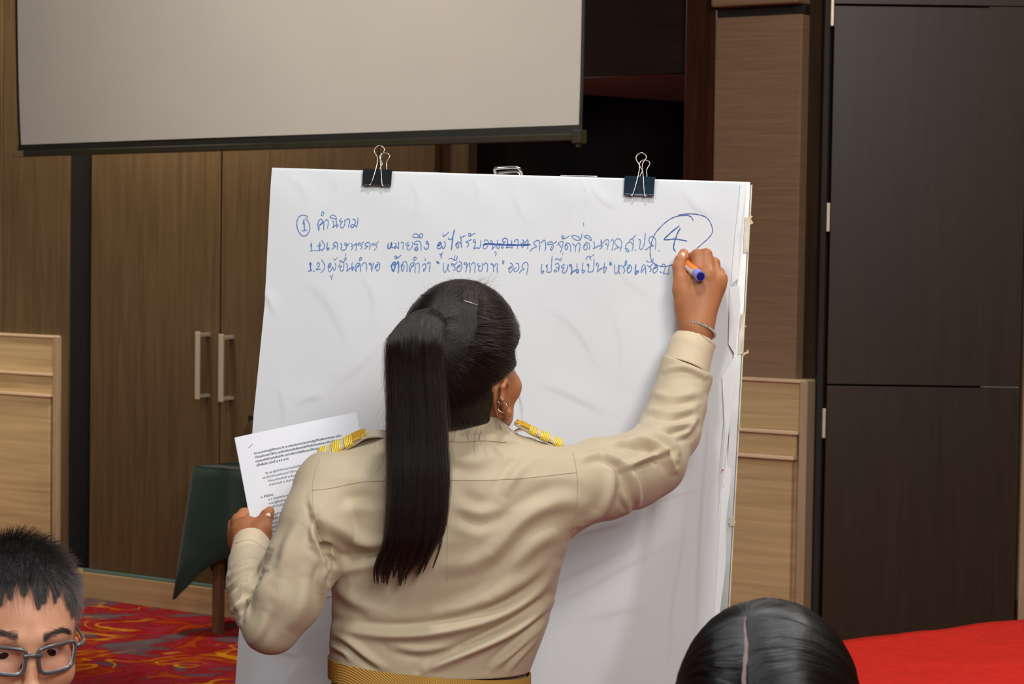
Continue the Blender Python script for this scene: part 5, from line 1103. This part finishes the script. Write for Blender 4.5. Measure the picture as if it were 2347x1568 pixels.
for c_ in range(150):
    a = rg.uniform(0, 2 * math.pi); rr = math.sqrt(rg.uniform(.42, 1.0)); uc = math.cos(a) * rr; vc = abs(math.sin(a)) * rr * (1 if rg.random() < .88 else -1)
    s1c = rg.choice([rg.uniform(.80, .93), rg.uniform(.90, 1.0)]) - .04 * max(0, uc); w1, w2, w3 = rg.uniform(0, 6.28, 3); wd_ = rg.uniform(.10, .20); lean = rg.normal(0, 1.0); rise = rg.uniform(-.0015, .0028)
    for j in range(64):
        d1, d2 = rg.normal(0, .5, 2); s1 = s1c - abs(rg.normal(0, .022)); s0 = 0 if rg.random() < .85 else rg.uniform(0, .6); n = 20; pts = []
        for k in range(n):
            s_ = s0 + (s1 - s0) * k / (n - 1); tight = 1 - .75 * ss((s_ - .62) / (s1c - .62 + .001)) if s_ > .62 else 1.0
            uu = uc * (1 - .05 * s_) + wd_ * d1 * tight + .06 * math.sin(w1 + 5 * s_) ; vv = vc + wd_ * d2 * tight * .8
            if s_ > .8: uu += (s_ - .8) * (1.6 * lean - 1.0)
            q = tail(uu, vv * 1.02, s_); q = q + np.array([.0008 * math.sin(w3 + 9 * s_), -rise * math.sin(math.pi * min(1, s_ * 1.1)) + .0012 * math.sin(w2 + 7 * s_), 0]); pts.append(q)
        cur.append(np.array(pts))
ps = strands('ponytail_strands', cur, .00024, .00009, M_HAIR)
# loose fine hairs
cur = []
def loose(px, py, Y, dx, dy, n=8, wv=6):
    ph = rg.uniform(0, 6.28); p0 = np.array([px, py]); pts = []
    for k in range(n):
        t = k / (n - 1); pts.append(P(px + dx * t + wv * math.sin(ph + 3 * t) * t, py + dy * t + wv * math.cos(ph + 2 * t) * t * .6, Y + .01 * t * math.sin(ph)))
    cur.append(np.array(pts))
for j in range(90):
    a = rg.uniform(-2.5, -.25); x = 1052 + 134 * math.cos(a); y = 792 + 140 * math.sin(a); b_ = a + rg.choice([-1, 1]) * rg.uniform(.6, 1.4); loose(x, y, 3.64, rg.uniform(12, 34) * math.cos(b_), rg.uniform(12, 34) * math.sin(b_))
for j in range(34): y = rg.uniform(780, 1080); loose(893, y, 3.53, rg.uniform(-42, -4), rg.uniform(25, 110), wv=9)
for j in range(34): loose(rg.uniform(1075, 1125), rg.uniform(648, 668), 3.64, rg.uniform(-25, 45), rg.uniform(-34, -8))
for j in range(26): loose(rg.uniform(1135, 1152), rg.uniform(950, 990), 3.62, rg.uniform(0, 45), rg.uniform(10, 60), wv=9)
for j in range(40): loose(rg.uniform(1020, 1130), rg.uniform(970, 990), 3.590, rg.uniform(-20, 30), rg.uniform(10, 75), wv=7)
for j in range(6): a = rg.uniform(760, 820); loose(1180, a, 3.66, rg.uniform(-4, 8), rg.uniform(20, 60), wv=4)
for j in range(8): loose(1180 + rg.normal(0, 1.2), 850, 3.70, 18 + rg.normal(0, 2), 110 + rg.normal(0, 12), wv=2)
lo_ = strands('loose_hairs', cur, .00014, .00005, M_HAIR)
pin = MB().tube([a_ for a_ in on_surface(T_H, [(1059, 694), (1075, 699), (1092, 705)], .0065, 6)], .0007, 6).build('hair_pin', M_WIRE, smooth=True); pin['label'] = 'thin silver hair pin'
pin2 = MB().tube([a_ for a_ in on_surface(T_H, [(968, 679), (980, 680), (994, 678)], .003, 6)], .0006, 6).build('hair_pin', M_CAP, smooth=True)
adopt(cap, hs, pin, pin2, lo_); adopt(pony, ps)
# earrings, bracelet
def torus(name, c, n_, R_, r_, m, seg=28):
    n_ = n_ / np.linalg.norm(n_); a = np.cross(n_, [0, 0, 1.0]); a /= np.linalg.norm(a); b = np.cross(n_, a); return MB().tube([c + R_ * (math.cos(t) * a + math.sin(t) * b) for t in np.linspace(0, 2 * math.pi, seg)], r_, 6, False).build(name, m, smooth=True)
T_B = bvh(*hv); ehs = [cast(T_B, x_, y_) for x_ in (1140, 1146, 1152, 1158) for y_ in (915, 925, 935)]; ey = min([h_[0][1] for h_ in ehs if h_] + [3.64]) - .004
er1 = torus('earring', P(1152, 934, ey - .004), np.array([.3, 1, 0]), .0078, .0008, M_WIRE); er2 = torus('earring', P(1147, 919, ey - .004), np.array([.5, 1, 0]), .0042, .0009, M_WIRE)
er1['label'] = 'thin silver hoop earring'; er2['label'] = 'small silver huggie earring'
bc = Hq(1597, 757, -.065); axw = Hq(1600, 700, -.062) - Hq(1590, 800, -.07); axw /= np.linalg.norm(axw); axw += np.array([.22, .22, 0]); axw /= np.linalg.norm(axw)
a = np.cross(axw, [0, 1, 0]); a /= np.linalg.norm(a); b = np.cross(axw, a); br = []
bpts = [bc + (.0325 * math.cos(t) * a) + .0305 * math.sin(t) * b for t in np.linspace(0, 2 * math.pi, 40)]
band = MB().tube(bpts, .0010, 6, False).build('bracelet', M_CHROME, smooth=True); band['label'] = 'silver chain bracelet'
for k in range(0, 39): br.append(MB().box(bpts[k], a * .0023, b * .0023, axw * .0023).build('bracelet_link', M_CHROME, bevel=.0006))
adopt(band, *br)
adopt(shirt, *sub, k1, k2, bR, bL)
adopt(WO, shirt, belt, skirt, body, cap, pony, er1, er2, band, *nails, *shoes)
# marker in her hand
M_MW = mat('white_marker_barrel', srgb(232, 226, 224), 0.3, var=0.03); M_MO = mat('orange_marker_print', srgb(240, 130, 40), 0.35, var=0.15, vscale=60); M_MC = mat('pale_violet_cap', srgb(134, 136, 200), 0.35, var=0.03); M_MB = mat('dark_blue_end_plug', srgb(24, 30, 120), 0.3, var=.05)
tip = Hq(1553, 588, .004 + .005); end = Hq(1606, 634, -.106); ax = (end - tip); Lm = np.linalg.norm(ax); ax /= Lm
def seg(name, t0, t1, r0, r1, m): return MB().tube([tip + ax * t0, tip + ax * (t0 + t1) / 2, tip + ax * t1], [r0, (r0 + r1) / 2, r1], 24).build(name, m, smooth=False)
mk = empty('marker_pen', tuple(tip)); tag(mk, 'white and orange marker pen with blue end held in her right hand', 'marker')
a_ = np.cross(ax, [0, 0, 1.0]); a_ /= np.linalg.norm(a_)
pcs = [seg('nib', 0, .006, .0012, .0025, M_MB), seg('collar', .006, .022, .0045, .0065, M_MC), seg('barrel', .022, Lm - .022, .0086, .0088, M_MW), seg('barrel_end', Lm - .022, Lm - .004, .0090, .0090, M_MC), seg('end_plug', Lm - .004, Lm + .0005, .0074, .0070, M_MB), seg('end_rim', Lm - .006, Lm - .0015, .0092, .0092, M_MC)]
upn = np.array([0, 0, 1.0]) - ax * ax[2]; upn /= np.linalg.norm(upn); sdn = np.cross(ax, upn); V = []
arc = np.linspace(-1.25, 1.05, 14)
for t in (.023, Lm - .0222):
    for g_ in arc: V.append(tip + ax * t + (upn * math.cos(g_) + sdn * math.sin(g_)) * .00895)
pr = mesh('orange_print', V, [(i, i + 1, 14 + i + 1, 14 + i) for i in range(13)], None, M_MO, True)
adopt(mk, *pcs, pr)
# ------------------------------------------------------------------ the printed document in her left hand
M_DOC = mat('white_printer_paper', srgb(236, 236, 242), 0.6, var=0.005); M_PRINT = mat('black_printed_text', srgb(44, 44, 52), 0.7, var=0.05)
D0 = P(538, 1003, 3.83); DX = P(818, 944, 3.835) - D0; DX *= .21 / np.linalg.norm(DX); Dd = P(572, 1185, 3.80) - D0; Dd -= DX * (Dd @ DX) / (DX @ DX); Dd *= .297 / np.linalg.norm(Dd); DN = np.cross(DX, Dd); DN /= np.linalg.norm(DN)
if DN[1] > 0: DN = -DN
def doc(s, t, lift=0): return D0 + DX * s + Dd * t + DN * (lift + .010 * math.sin(math.pi * min(s * 1.15, 1)) * (.25 + .75 * t) - .004 * t)
def page(name, lift, ds=0, dt=0, n=24):
    V = [doc(i / n + ds, j / n + dt, lift) for j in range(n + 1) for i in range(n + 1)]; F = [(j * (n + 1) + i, (j + 1) * (n + 1) + i, (j + 1) * (n + 1) + i + 1, j * (n + 1) + i + 1) for j in range(n) for i in range(n)]
    o = mesh(name, V, F, None, M_DOC, False); o.modifiers.new('s', 'SOLIDIFY').thickness = .0002; return o
dr = empty('printed_document', tuple(D0)); tag(dr, 'stapled white printed Thai document held up in her left hand', 'document')
p1 = page('page', 0); p2 = page('page', -.0010, -.004, .006); p3 = page('page', -.0018, .002, .010)
LINES = [("ร่าง แนวทางการปฏิบัติงานตาม ข้อ ๖๒ แห่งระเบียบคณะกรรมการปฏิรูปที่ดินเพื่อเกษตรกรรม (คปก.)", 27, 35.5, 151, 1), ("ว่าด้วยหลักเกณฑ์ วิธีการ และเงื่อนไขในการคัดเลือกและจัดที่ดินให้แก่เกษตรกร การโอนหรือตกทอด", 27, 42.4, 151, 1), ("ทางมรดกสิทธิการเช่าหรือเช่าซื้อ และการจัดการทรัพย์สินและหนี้สินของเกษตรกรผู้ได้รับที่ดิน พ.ศ. ๒๕๖๔", 27, 49.3, 160, 1), ("แก้ไขเพิ่มเติม (ฉบับที่ ๓) พ.ศ. ๒๕๖๘", 27, 56.2, 56, 1),
 ("“ข้อ ๖๒ ผู้ใดที่เข้าทำประโยชน์ในที่ดินที่ ส.ป.ก. ได้จัดให้แก่เกษตรกร", 38, 72.5, 118, 0), ("และเป็นไปตามหลักเกณฑ์ วิธีการ และเงื่อนไขตามที่กฎหมายกำหนด", 33, 79.4, 122, 0), ("กำหนดก่อนวันที่ ๗ ธันวาคม ๒๕๖๐ ให้มาดำเนินการ", 42, 86.3, 100, 0), ("ภายในวันที่ ๗ ธันวาคม ๒๕๗๐ เพื่อรับสิทธิโดย", 42, 93.2, 95, 0),
 ("๑. คำนิยาม", 24, 110.5, 22, 1), ("๑.๑ เกษตรกร หมายถึง เกษตรกรผู้ได้รับ", 36, 117, 84, 0), ("๑.๒ ผู้ยื่นคำขอ หมายถึง บุคคลตามข้อ", 36, 123.8, 84, 0), ("กรแล้วโดยไม่ได้รับอนุญาตตาม", 32, 130.5, 70, 0), ("ราย", 32, 137, 8, 0), ("๑.๓ คำขอ หมายถึง", 36, 143.5, 42, 0), ("อต่อสำนักงานการปฏิรูป", 31, 150.5, 52, 0), ("๑.๔ ประกาศ", 36, 157.4, 28, 0), ("ระการเช่าที่ดิน", 22, 164.4, 32, 0), ("ว่าด้วยการปฏิรูป", 22, 171.4, 36, 0), ("๒. การยื่น", 21, 178.5, 24, 1)]
VV, FF = [], []
tmpc = bpy.data.curves.new('tmp', 'FONT'); tmpo = bpy.data.objects.new('tmp', tmpc); COL.objects.link(tmpo); tmpc.resolution_u = 1; tmpc.size = 1
for (tx, x0, y0, wd_, bold) in LINES:
    tmpc.body = tx; tmpc.offset = .018 if bold else .003; bpy.context.view_layer.update(); me = bpy.data.meshes.new_from_object(tmpo.evaluated_get(bpy.context.evaluated_depsgraph_get()))
    if not len(me.vertices): continue
    co = np.array([v.co for v in me.vertices]); x1 = co[:, 0].max(); k = wd_ / x1; base = len(VV); ky = 4.9
    for c_ in co: s_ = (x0 + c_[0] * k) / 210; t_ = (y0 - c_[1] * ky) / 297; VV.append(doc(s_, t_, .0004))
    FF += [tuple(base + i for i in p.vertices) for p in me.polygons]; bpy.data.meshes.remove(me)
bpy.data.objects.remove(tmpo)
tx = mesh('printed_text', VV, FF, None, M_PRINT); tx['label'] = 'small black lines of printed Thai text'; tx['kind'] = 'stuff'
stp = MB().tube([doc(.095, .075, .0006), doc(.135, .058, .0006)], .0004, 5).build('staple', M_WIRE)
adopt(p1, tx); adopt(dr, p1, p2, p3, stp)
# ------------------------------------------------------------------ seated people in front
def loc2(M2, o): return lambda r, f, u: o + M2[0] * r + M2[1] * f + np.array([0, 0, 1.0]) * u
def seated(root, HCs, yaw, mats, neck_to=None):
    """trunk, arms and legs of a seated person under the head; clothes are children of their own"""
    M2 = headframe(yaw, 0); o = np.array([HCs[0], HCs[1], 0]) - M2[1] * .06; sh = HCs[2] - .27; hip = .47
    Lc = loc2(M2, o)
    def build(S, g, arms=True, legs=True, trunk=True):
        if trunk:
            S.ell(Lc(0, -.01, sh - .10), (.165 + g, .105 + g, .19), M2, .03); S.ell(Lc(0, -.01, sh - .30), (.145 + g, .105 + g, .22), M2, .03)
            for q in (-1, 1): S.cone(Lc(q * .03, -.02, sh + .07), Lc(q * .165, -.01, sh), .045 + g, .052 + g, .03)
        if arms:
            for q in (-1, 1): S.chain([Lc(q * .175, -.01, sh - .02), Lc(q * .215, .01, sh - .27), Lc(q * .12, .22, sh - .36)], [.050 + g, .040 + g, .028 + g], .02)
        if legs:
            S.ell(Lc(0, .0, hip + .04), (.165 + g, .13 + g, .10), M2, .03)
            for q in (-1, 1): S.chain([Lc(q * .085, .0, hip + .02), Lc(q * .11, .40, hip), Lc(q * .11, .42, .08)], [.082 + g, .060 + g, .038 + g], .03)
    lo, hi = o + [-.62, -.62, 0], o + [.62, .62, sh + .18]
    S = Sdf(lo, hi, .008); build(S, 0); S.cone(HCs - [0, 0, .08], Lc(0, -.01, sh + .05), .052, .056, .02)
    for q in (-1, 1):
        w_ = Lc(q * .12, .22, sh - .36); S.cone(w_, Lc(q * .09, .30, sh - .37), .028, .024, .02)
        for k in range(4): S.cone(Lc(q * (.105 - .018 * k), .31, sh - .372), Lc(q * (.10 - .018 * k), .37 - .004 * abs(k - 1), sh - .39), .0095, .0085, .006)
        S.cone(Lc(q * .075, .27, sh - .37), Lc(q * .045, .32, sh - .375), .012, .009, .008)
        S.chain([Lc(q * .11, .42, .08), Lc(q * .115, .50, .035)], [.036, .03], .02)
    bv = S.mesh(); kids = []
    S = Sdf(lo, hi, .008); build(S, .010, legs=False); V, Q = S.mesh(); kids.append(mesh('shirt', V, Q, None, mats[0], True))
    S = Sdf(lo, hi, .008); build(S, .009, arms=False, trunk=False); V, Q = S.mesh(); kids.append(mesh('trousers', V, Q, None, mats[1], True))
    for q in (-1, 1):
        S = Sdf(Lc(q * .115, .47, .05) - [.2, .2, .06], Lc(q * .115, .47, .05) + [.2, .2, .10], .006); S.chain([Lc(q * .11, .39, .045), Lc(q * .115, .50, .040), Lc(q * .118, .56, .034)], [.042, .042, .032], .02); V, Q = S.mesh(); V[:, 2] = np.maximum(V[:, 2], .002); kids.append(mesh('shoe', V, Q, None, M_SHOE, True))
    # chair
    ch = empty('banquet_chair', tuple(o)); ck = []
    def cb(name, c, h, m, bev=.01): ck.append(MB().box(Lc(*c), M2[0] * h[0], M2[1] * h[1], (0, 0, h[2])).build(name, m, bevel=bev))
    cb('seat', (0, .06, .345), (.215, .215, .035), M_CHAIR, .02); cb('backrest', (0, -.185, .68), (.19, .022, .20), M_CHAIR, .02)
    for q in (-1, 1):
        ck.append(MB().tube([Lc(q * .19, -.20, .0), Lc(q * .19, -.19, .40), Lc(q * .19, -.185, .86)], .012, 8).build('leg', M_RAIL, smooth=True)); ck.append(MB().tube([Lc(q * .19, .25, .0), Lc(q * .19, .24, .33)], .012, 8).build('leg', M_RAIL, smooth=True))
    adopt(ch, *ck); return bv, kids, ch
M_CHAIR = mat('burgundy_chair_fabric', srgb(96, 34, 38), .85, var=.1)
M_SH1 = mat('plain_blue_grey_shirt', srgb(92, 104, 124), .8, var=.05); M_SH2 = mat('plain_dark_top', srgb(50, 46, 52), .8, var=.05); M_TR = mat('dark_trousers', srgb(38, 38, 44), .85, var=.05)
def cap_sdf(HCs, M, s, rad, ctr, cut, h=.0028):
    S = Sdf(HCs - .2, HCs + .2, h); S.ell(HCs + (M[0] * ctr[0] + M[1] * ctr[1] + M[2] * ctr[2]) * s, np.array(rad) * s, M, .01)
    def fn(X, Y, Z):
        g = [(X - HCs[0]) * M[k][0] + (Y - HCs[1]) * M[k][1] + (Z - HCs[2]) * M[k][2] for k in range(3)]; return cut(*g)
    S.apply(fn, S.lo, S.lo + S.n * S.h, .008, 's'); V, Q = S.mesh(); return relax(V, Q, 2, .5), Q
# --- the man with glasses
MM = headframe(math.pi - .42, math.radians(7)); MC = P(36, 1456, 2.97); MS = 1.0
man = empty('person', (MC[0], MC[1], 0)); tag(man, 'young man with short black hair and grey-framed glasses, facing the camera at bottom left', 'person')
S = Sdf(MC - [.13, .14, .18], MC + [.13, .14, .14], .0013); ML = head(S, MC, MM, MS, MC - np.array([0, -.03, .20]), .35, .0028)
# fuller cheeks and fine creases under the eyes
for q in (-1, 1): S.ell(ML(q * .036, .060, -.035), (.018, .018, .018), MM, .02)
mh = S.mesh(); mh = (relax(*mh, 3, .5), mh[1])
mb_, mk_, mch = seated(man, MC, math.pi - .1, (M_SH1, M_TR))
tag(mch, 'chair under the young man with glasses, mostly below the picture', 'chair')
Vb, Qb = joinvq(mh, mb_); mbody = mesh('body', Vb, Qb, None, M_SKIN_M, True); eyes(ML, MM, MS, mbody, look=(.05, 0, -.30))
def mcut(r, f, u):
    hl = .066 - .25 * np.abs(r) * 0 - 6.0 * r * r * 0
    front = np.maximum(.018 - f, u - (.088 - 5.5 * r * r)); side = np.maximum(np.maximum(-.022 - f, u - .012), .04 - np.abs(r)); low = np.maximum(u + .045, -f - .2)
    return np.minimum(np.minimum(front, side), low)
Vc, Qc = cap_sdf(MC, MM, MS, (.0785, .097, .094), (0, -.010, .030), mcut)
mcap = mesh('hair', Vc, Qc, None, M_CAP, True); mcap['label'] = 'short spiky black hair with a ragged fringe'
Nc = vnormals(Vc, Qc); rg = np.random.default_rng(5); cur = []
cen_ = ML(0, -.01, .03)
sel = rg.choice(len(Vc), 14000)
for i in sel:
    p = Vc[i]; n_ = Nc[i]; r_ = (p - MC) @ MM[0]; f_ = (p - MC) @ MM[1]; u_ = (p - MC) @ MM[2]
    if n_ @ (p - cen_) < .02: continue
    topn = max(0, min(1, (u_ - .03) / .09)); frontn = max(0, min(1, (f_ - .02) / .06))
    ln = (.012 + .020 * topn + .010 * frontn) * rg.uniform(.7, 1.25)
    d = n_ * (.55 + .5 * topn) + MM[1] * (.55 * topn + .25) - MM[2] * (.75 * (1 - topn) + .55 * frontn * (1 - topn)) + rg.normal(0, .16, 3) - MM[0] * .15
    d /= np.linalg.norm(d); g = -MM[2] * (.35 + .9 * frontn) ; pts = []
    for k in range(5):
        t = k / 4; pts.append(p - n_ * .001 + d * ln * t + g * ln * .6 * t * t)
    cur.append(np.array(pts))
# ragged fringe locks down the forehead
for (px, y0, y1, wv) in ((-30, 1335, 1392, 16), (0, 1335, 1392, 14), (22, 1340, 1378, 10), (52, 1335, 1372, 12), (84, 1338, 1400, 11), (96, 1340, 1388, 10), (120, 1335, 1386, 6), (128, 1335, 1372, 7), (150, 1340, 1400, 12), (160, 1350, 1420, 8)):
    for j in range(150):
        u0 = rg.normal(0, 1); yst = rg.uniform(-40, 20); y_e = y1 - abs(rg.normal(0, 10)); pts = []
        for k in range(6):
            t = k / 5; x = px + u0 * wv * (1 - .75 * t) + 3 * t; y = y0 + yst - 25 + (y_e - y0 - yst + 25) * t
            pts.append((x, y))
        cur.append((pts, rg.uniform(.0015, .005)))
T_M = bvh(*joinvq(mh, (Vc, Qc))); cc = []
for c in cur:
    if isinstance(c, tuple):
        q = [];
        for (x, y) in c[0]:
            h = cast(T_M, x, y)
            if h: q.append(h[0] + h[1] * c[1])
        if len(q) > 3: cc.append(np.array(q))
    else: cc.append(c)
ms = strands('hair_strands', cc, .00026, .00009, M_HAIR2)
cur = []
for sg, pth in ((1, [(98, 1462), (118, 1452), (140, 1444), (156, 1450)]), (-1, [(42, 1462), (20, 1454), (0, 1450), (-20, 1455)])):
    pp = smoothpath([np.array(p, float) for p in pth], 6)
    for j in range(520):
        t = rg.random(); k = int(t * (len(pp) - 1)); p = pp[k]; y = p[1] + rg.normal(0, 5.0 * (1 - t * .5)); h = cast(T_M, p[0], y); h2 = cast(T_M, p[0] + sg * 9, y - 2 + 3 * t)
        if h and h2: cur.append(np.array([h[0] + h[1] * .0006, (h[0] + h2[0]) / 2 + h[1] * .0014, h2[0] + h2[1] * .0010]))
ebr = strands('eyebrows', cur, .00018, .00007, M_HAIR2)
# glasses: rim, lenses, bridge, temples
M_RIM = mat('grey_brown_glasses_frame', srgb(92, 88, 88), .3, .2, coat=.5, var=.1); M_RIMI = mat('pale_inner_rim', srgb(196, 198, 204), .2, .3)
M_LENS = mat('clear_coated_lens', (.95, .93, 1, 1), .02, trans=1.0, ior=1.08, spec=.9)
gl_ = empty('eyeglasses', tuple(ML(0, .1, 0))); tag(gl_, 'rectangular grey-framed glasses worn by the young man', 'glasses'); gk = []
def lensring(q, hw, hh, f0, n=36, dy=0):
    out = []
    for k in range(n):
        t = 2 * math.pi * k / n; e = .45; x = math.copysign(abs(math.cos(t)) ** e, math.cos(t)) * hw; y = math.copysign(abs(math.sin(t)) ** e, math.sin(t)) * hh
        x *= 1 + .10 * (y / hh); out.append(ML(q * (.0335 + x * 1.0), f0 - 1.4 * (abs(.0335 + x)) ** 2 * 4, -.004 + y + .0015 * (x / hw)))
    return out
for q in (-1, 1):
    o_ = lensring(q, .0250, .0178, .1035); i_ = lensring(q, .0228, .0156, .1035)
    gk.append(MB().tube(o_ + [o_[0], o_[1]], .0027, 8, False).build('rim', M_RIM, smooth=True)); gk.append(MB().tube(i_ + [i_[0], i_[1]], .0009, 6, False).build('inner_rim', M_RIMI, smooth=True))
    c_ = np.mean(i_, 0) + MM[1] * .0006; gk.append(mesh('lens', [c_] + i_, [(0, 1 + k, 1 + (k + 1) % 36) if q > 0 else (0, 1 + (k + 1) % 36, 1 + k) for k in range(36)], None, M_LENS, False))
    gk.append(MB().tube([ML(q * .0610, .084, .007), ML(q * .0690, .078, .007), ML(q * .0765, .060, .007), ML(q * .080, .02, .006), ML(q * .082, -.01, .004)], [.0032, .0034, .0026, .0022, .002], 8).build('temple', M_RIM, smooth=True))
    gk.append(MB().tube([ML(q * .0105, .101, -.006), ML(q * .0125, .094, -.014)], [.001, .002], 6).build('nose_pad', M_RIM, smooth=True))
gk.append(MB().tube(smoothpath([ML(-.0115, .1035, .002), ML(0, .1065, .0045), ML(.0115, .1035, .002)], 4), .0028, 8).build('bridge', M_RIM, smooth=True))
adopt(gl_, *gk); adopt(mcap, ms); adopt(mbody, ebr); adopt(man, mbody, mcap, *mk_)
# --- the woman with her head bowed, bottom right
FM = headframe(math.pi + .10, math.radians(34)); FC = P(1757, 1684, 2.36); FS = 1.0
fw = empty('person', (FC[0], FC[1], 0)); tag(fw, 'person with long centre-parted black hair, head bowed, at bottom right', 'person')
S = Sdf(FC - [.14, .17, .19], FC + [.14, .15, .15], .0022); FL = head(S, FC, FM, FS, FC + np.array([0, .05, -.20])); fh = S.mesh()
fb_, fk_, fch = seated(fw, FC + np.array([0, .03, .0]), math.pi + .1, (M_SH2, M_TR)); tag(fch, 'chair under the person with bowed head, mostly below the picture', 'chair')
Vb, Qb = joinvq((relax(*fh, 2, .5), fh[1]), fb_); fbody = mesh('body', Vb, Qb, None, M_SKIN, True); eyes(FL, FM, FS, fbody)
def fcut(r, f, u): return np.minimum(np.maximum(.030 - f, u - .060), np.maximum(np.maximum(-.0 - f, u + .01), .03 - np.abs(r)))
FR = np.array((.0900, .1060, .1000)); Fc0 = (0, -.010, .036)
Vc, Qc = cap_sdf(FC, FM, FS, FR, Fc0, fcut); fcap = mesh('hair', Vc, Qc, None, M_CAP, True); fcap['label'] = 'glossy straight black hair with a visible parting'
rg = np.random.default_rng(9); cur = []; PR = .024; GR = [(rg.uniform(-.55, .93), rg.uniform(.15, .42), rg.uniform(0, 1), rg.uniform(0, 6.28), rg.uniform(70, 105)) for _ in range(260)]      # parting offset towards her right
def onell(r, f, u, g): return FC + FM[0] * (Fc0[0] + r * FR[0] * g) + FM[1] * (Fc0[1] + f * FR[1] * g) + FM[2] * (Fc0[2] + u * FR[2] * g)
pr0 = PR / FR[0]
for j in range(17000):
    gi = GR[rg.integers(len(GR))]; side = 1 if (int(gi[3] * 100) % 20) < 9 else -1; s_ = float(np.clip(gi[0] + rg.normal(0, .022), -.56, .94)); lift = 1 + (.8 * gi[2] + .2 * rg.random()) * .060 * min(1, max(.15, (s_ + .55) / .5)); n = 13; pts = []
    back = rg.random() < .28
    th0 = math.asin(min(.99, pr0)) * side; th1 = math.radians(gi[4]); jit = rg.normal(0, .015); sw = gi[1]; wv = gi[3] if not back else rg.uniform(0, 6.28)
    for k in range(n):
        t = k / (n - 1)
        if not back:
            th = (th0 + .012 * 1 + (th1 - th0) * t); f = s_ * (1 - .25 * t) - sw * t * (1 if s_ > .2 else .3) + jit * t; rr = math.sqrt(max(.02, 1 - f * f)); r = side * math.sin(th) * rr; u = math.cos(th) * rr
            f += .012 * math.sin(wv + 5 * t)
        else:
            az = wv; th = t * math.radians(100); d0 = np.array([pr0 * .9, -.26, 0]); r = d0[0] * (1 - t) + math.sin(th) * math.cos(az); f = d0[1] * (1 - t) - math.sin(th) * abs(math.sin(az)); nn = math.hypot(r, f)
            if nn > .995: r *= .995 / nn; f *= .995 / nn; nn = .995
            u = math.sqrt(max(0, 1 - nn * nn)) if th < 1.57 else -.1 * t
        g = 1 + (lift - 1) * min(1, 3 * t) + .02 * t; pts.append(onell(r, f, u, g))
    last = pts[-1]; dv = (pts[-1] - pts[-2]); 
    for k in range(1, 5): last = last + np.array([dv[0] * .25, dv[1] * .2, -.028]) * (1 if k < 3 else .9); dv = dv * .6; pts.append(last)
    cur.append(np.array(pts))
fs_ = strands('hair_strands', cur, .00030, .00014, hairmat('glossy_black_hair_strands', (.010, .010, .011, 1), .22))
V = []; k = 26
for i in range(k):
    f = -.30 + 1.22 * i / (k - 1); w_ = .0004 + .0016 * min(1, i / 10) * (1 + .3 * math.sin(i * 1.7)) + (.0015 if f > .6 else 0)
    for sgn in (-1, 1):
        r = pr0 + .02 * math.sin(i * .5) * .5; u = math.sqrt(max(.01, 1 - r * r - f * f)); V.append(onell(r, f, u, 1.012) + FM[0] * w_ * sgn)
pt_ = mesh('parting_line', V, [(2 * i, 2 * i + 1, 2 * i + 3, 2 * i + 2) for i in range(k - 1)], None, M_SCALP, True)
adopt(fcap, fs_, pt_); adopt(fw, fbody, fcap, *fk_)
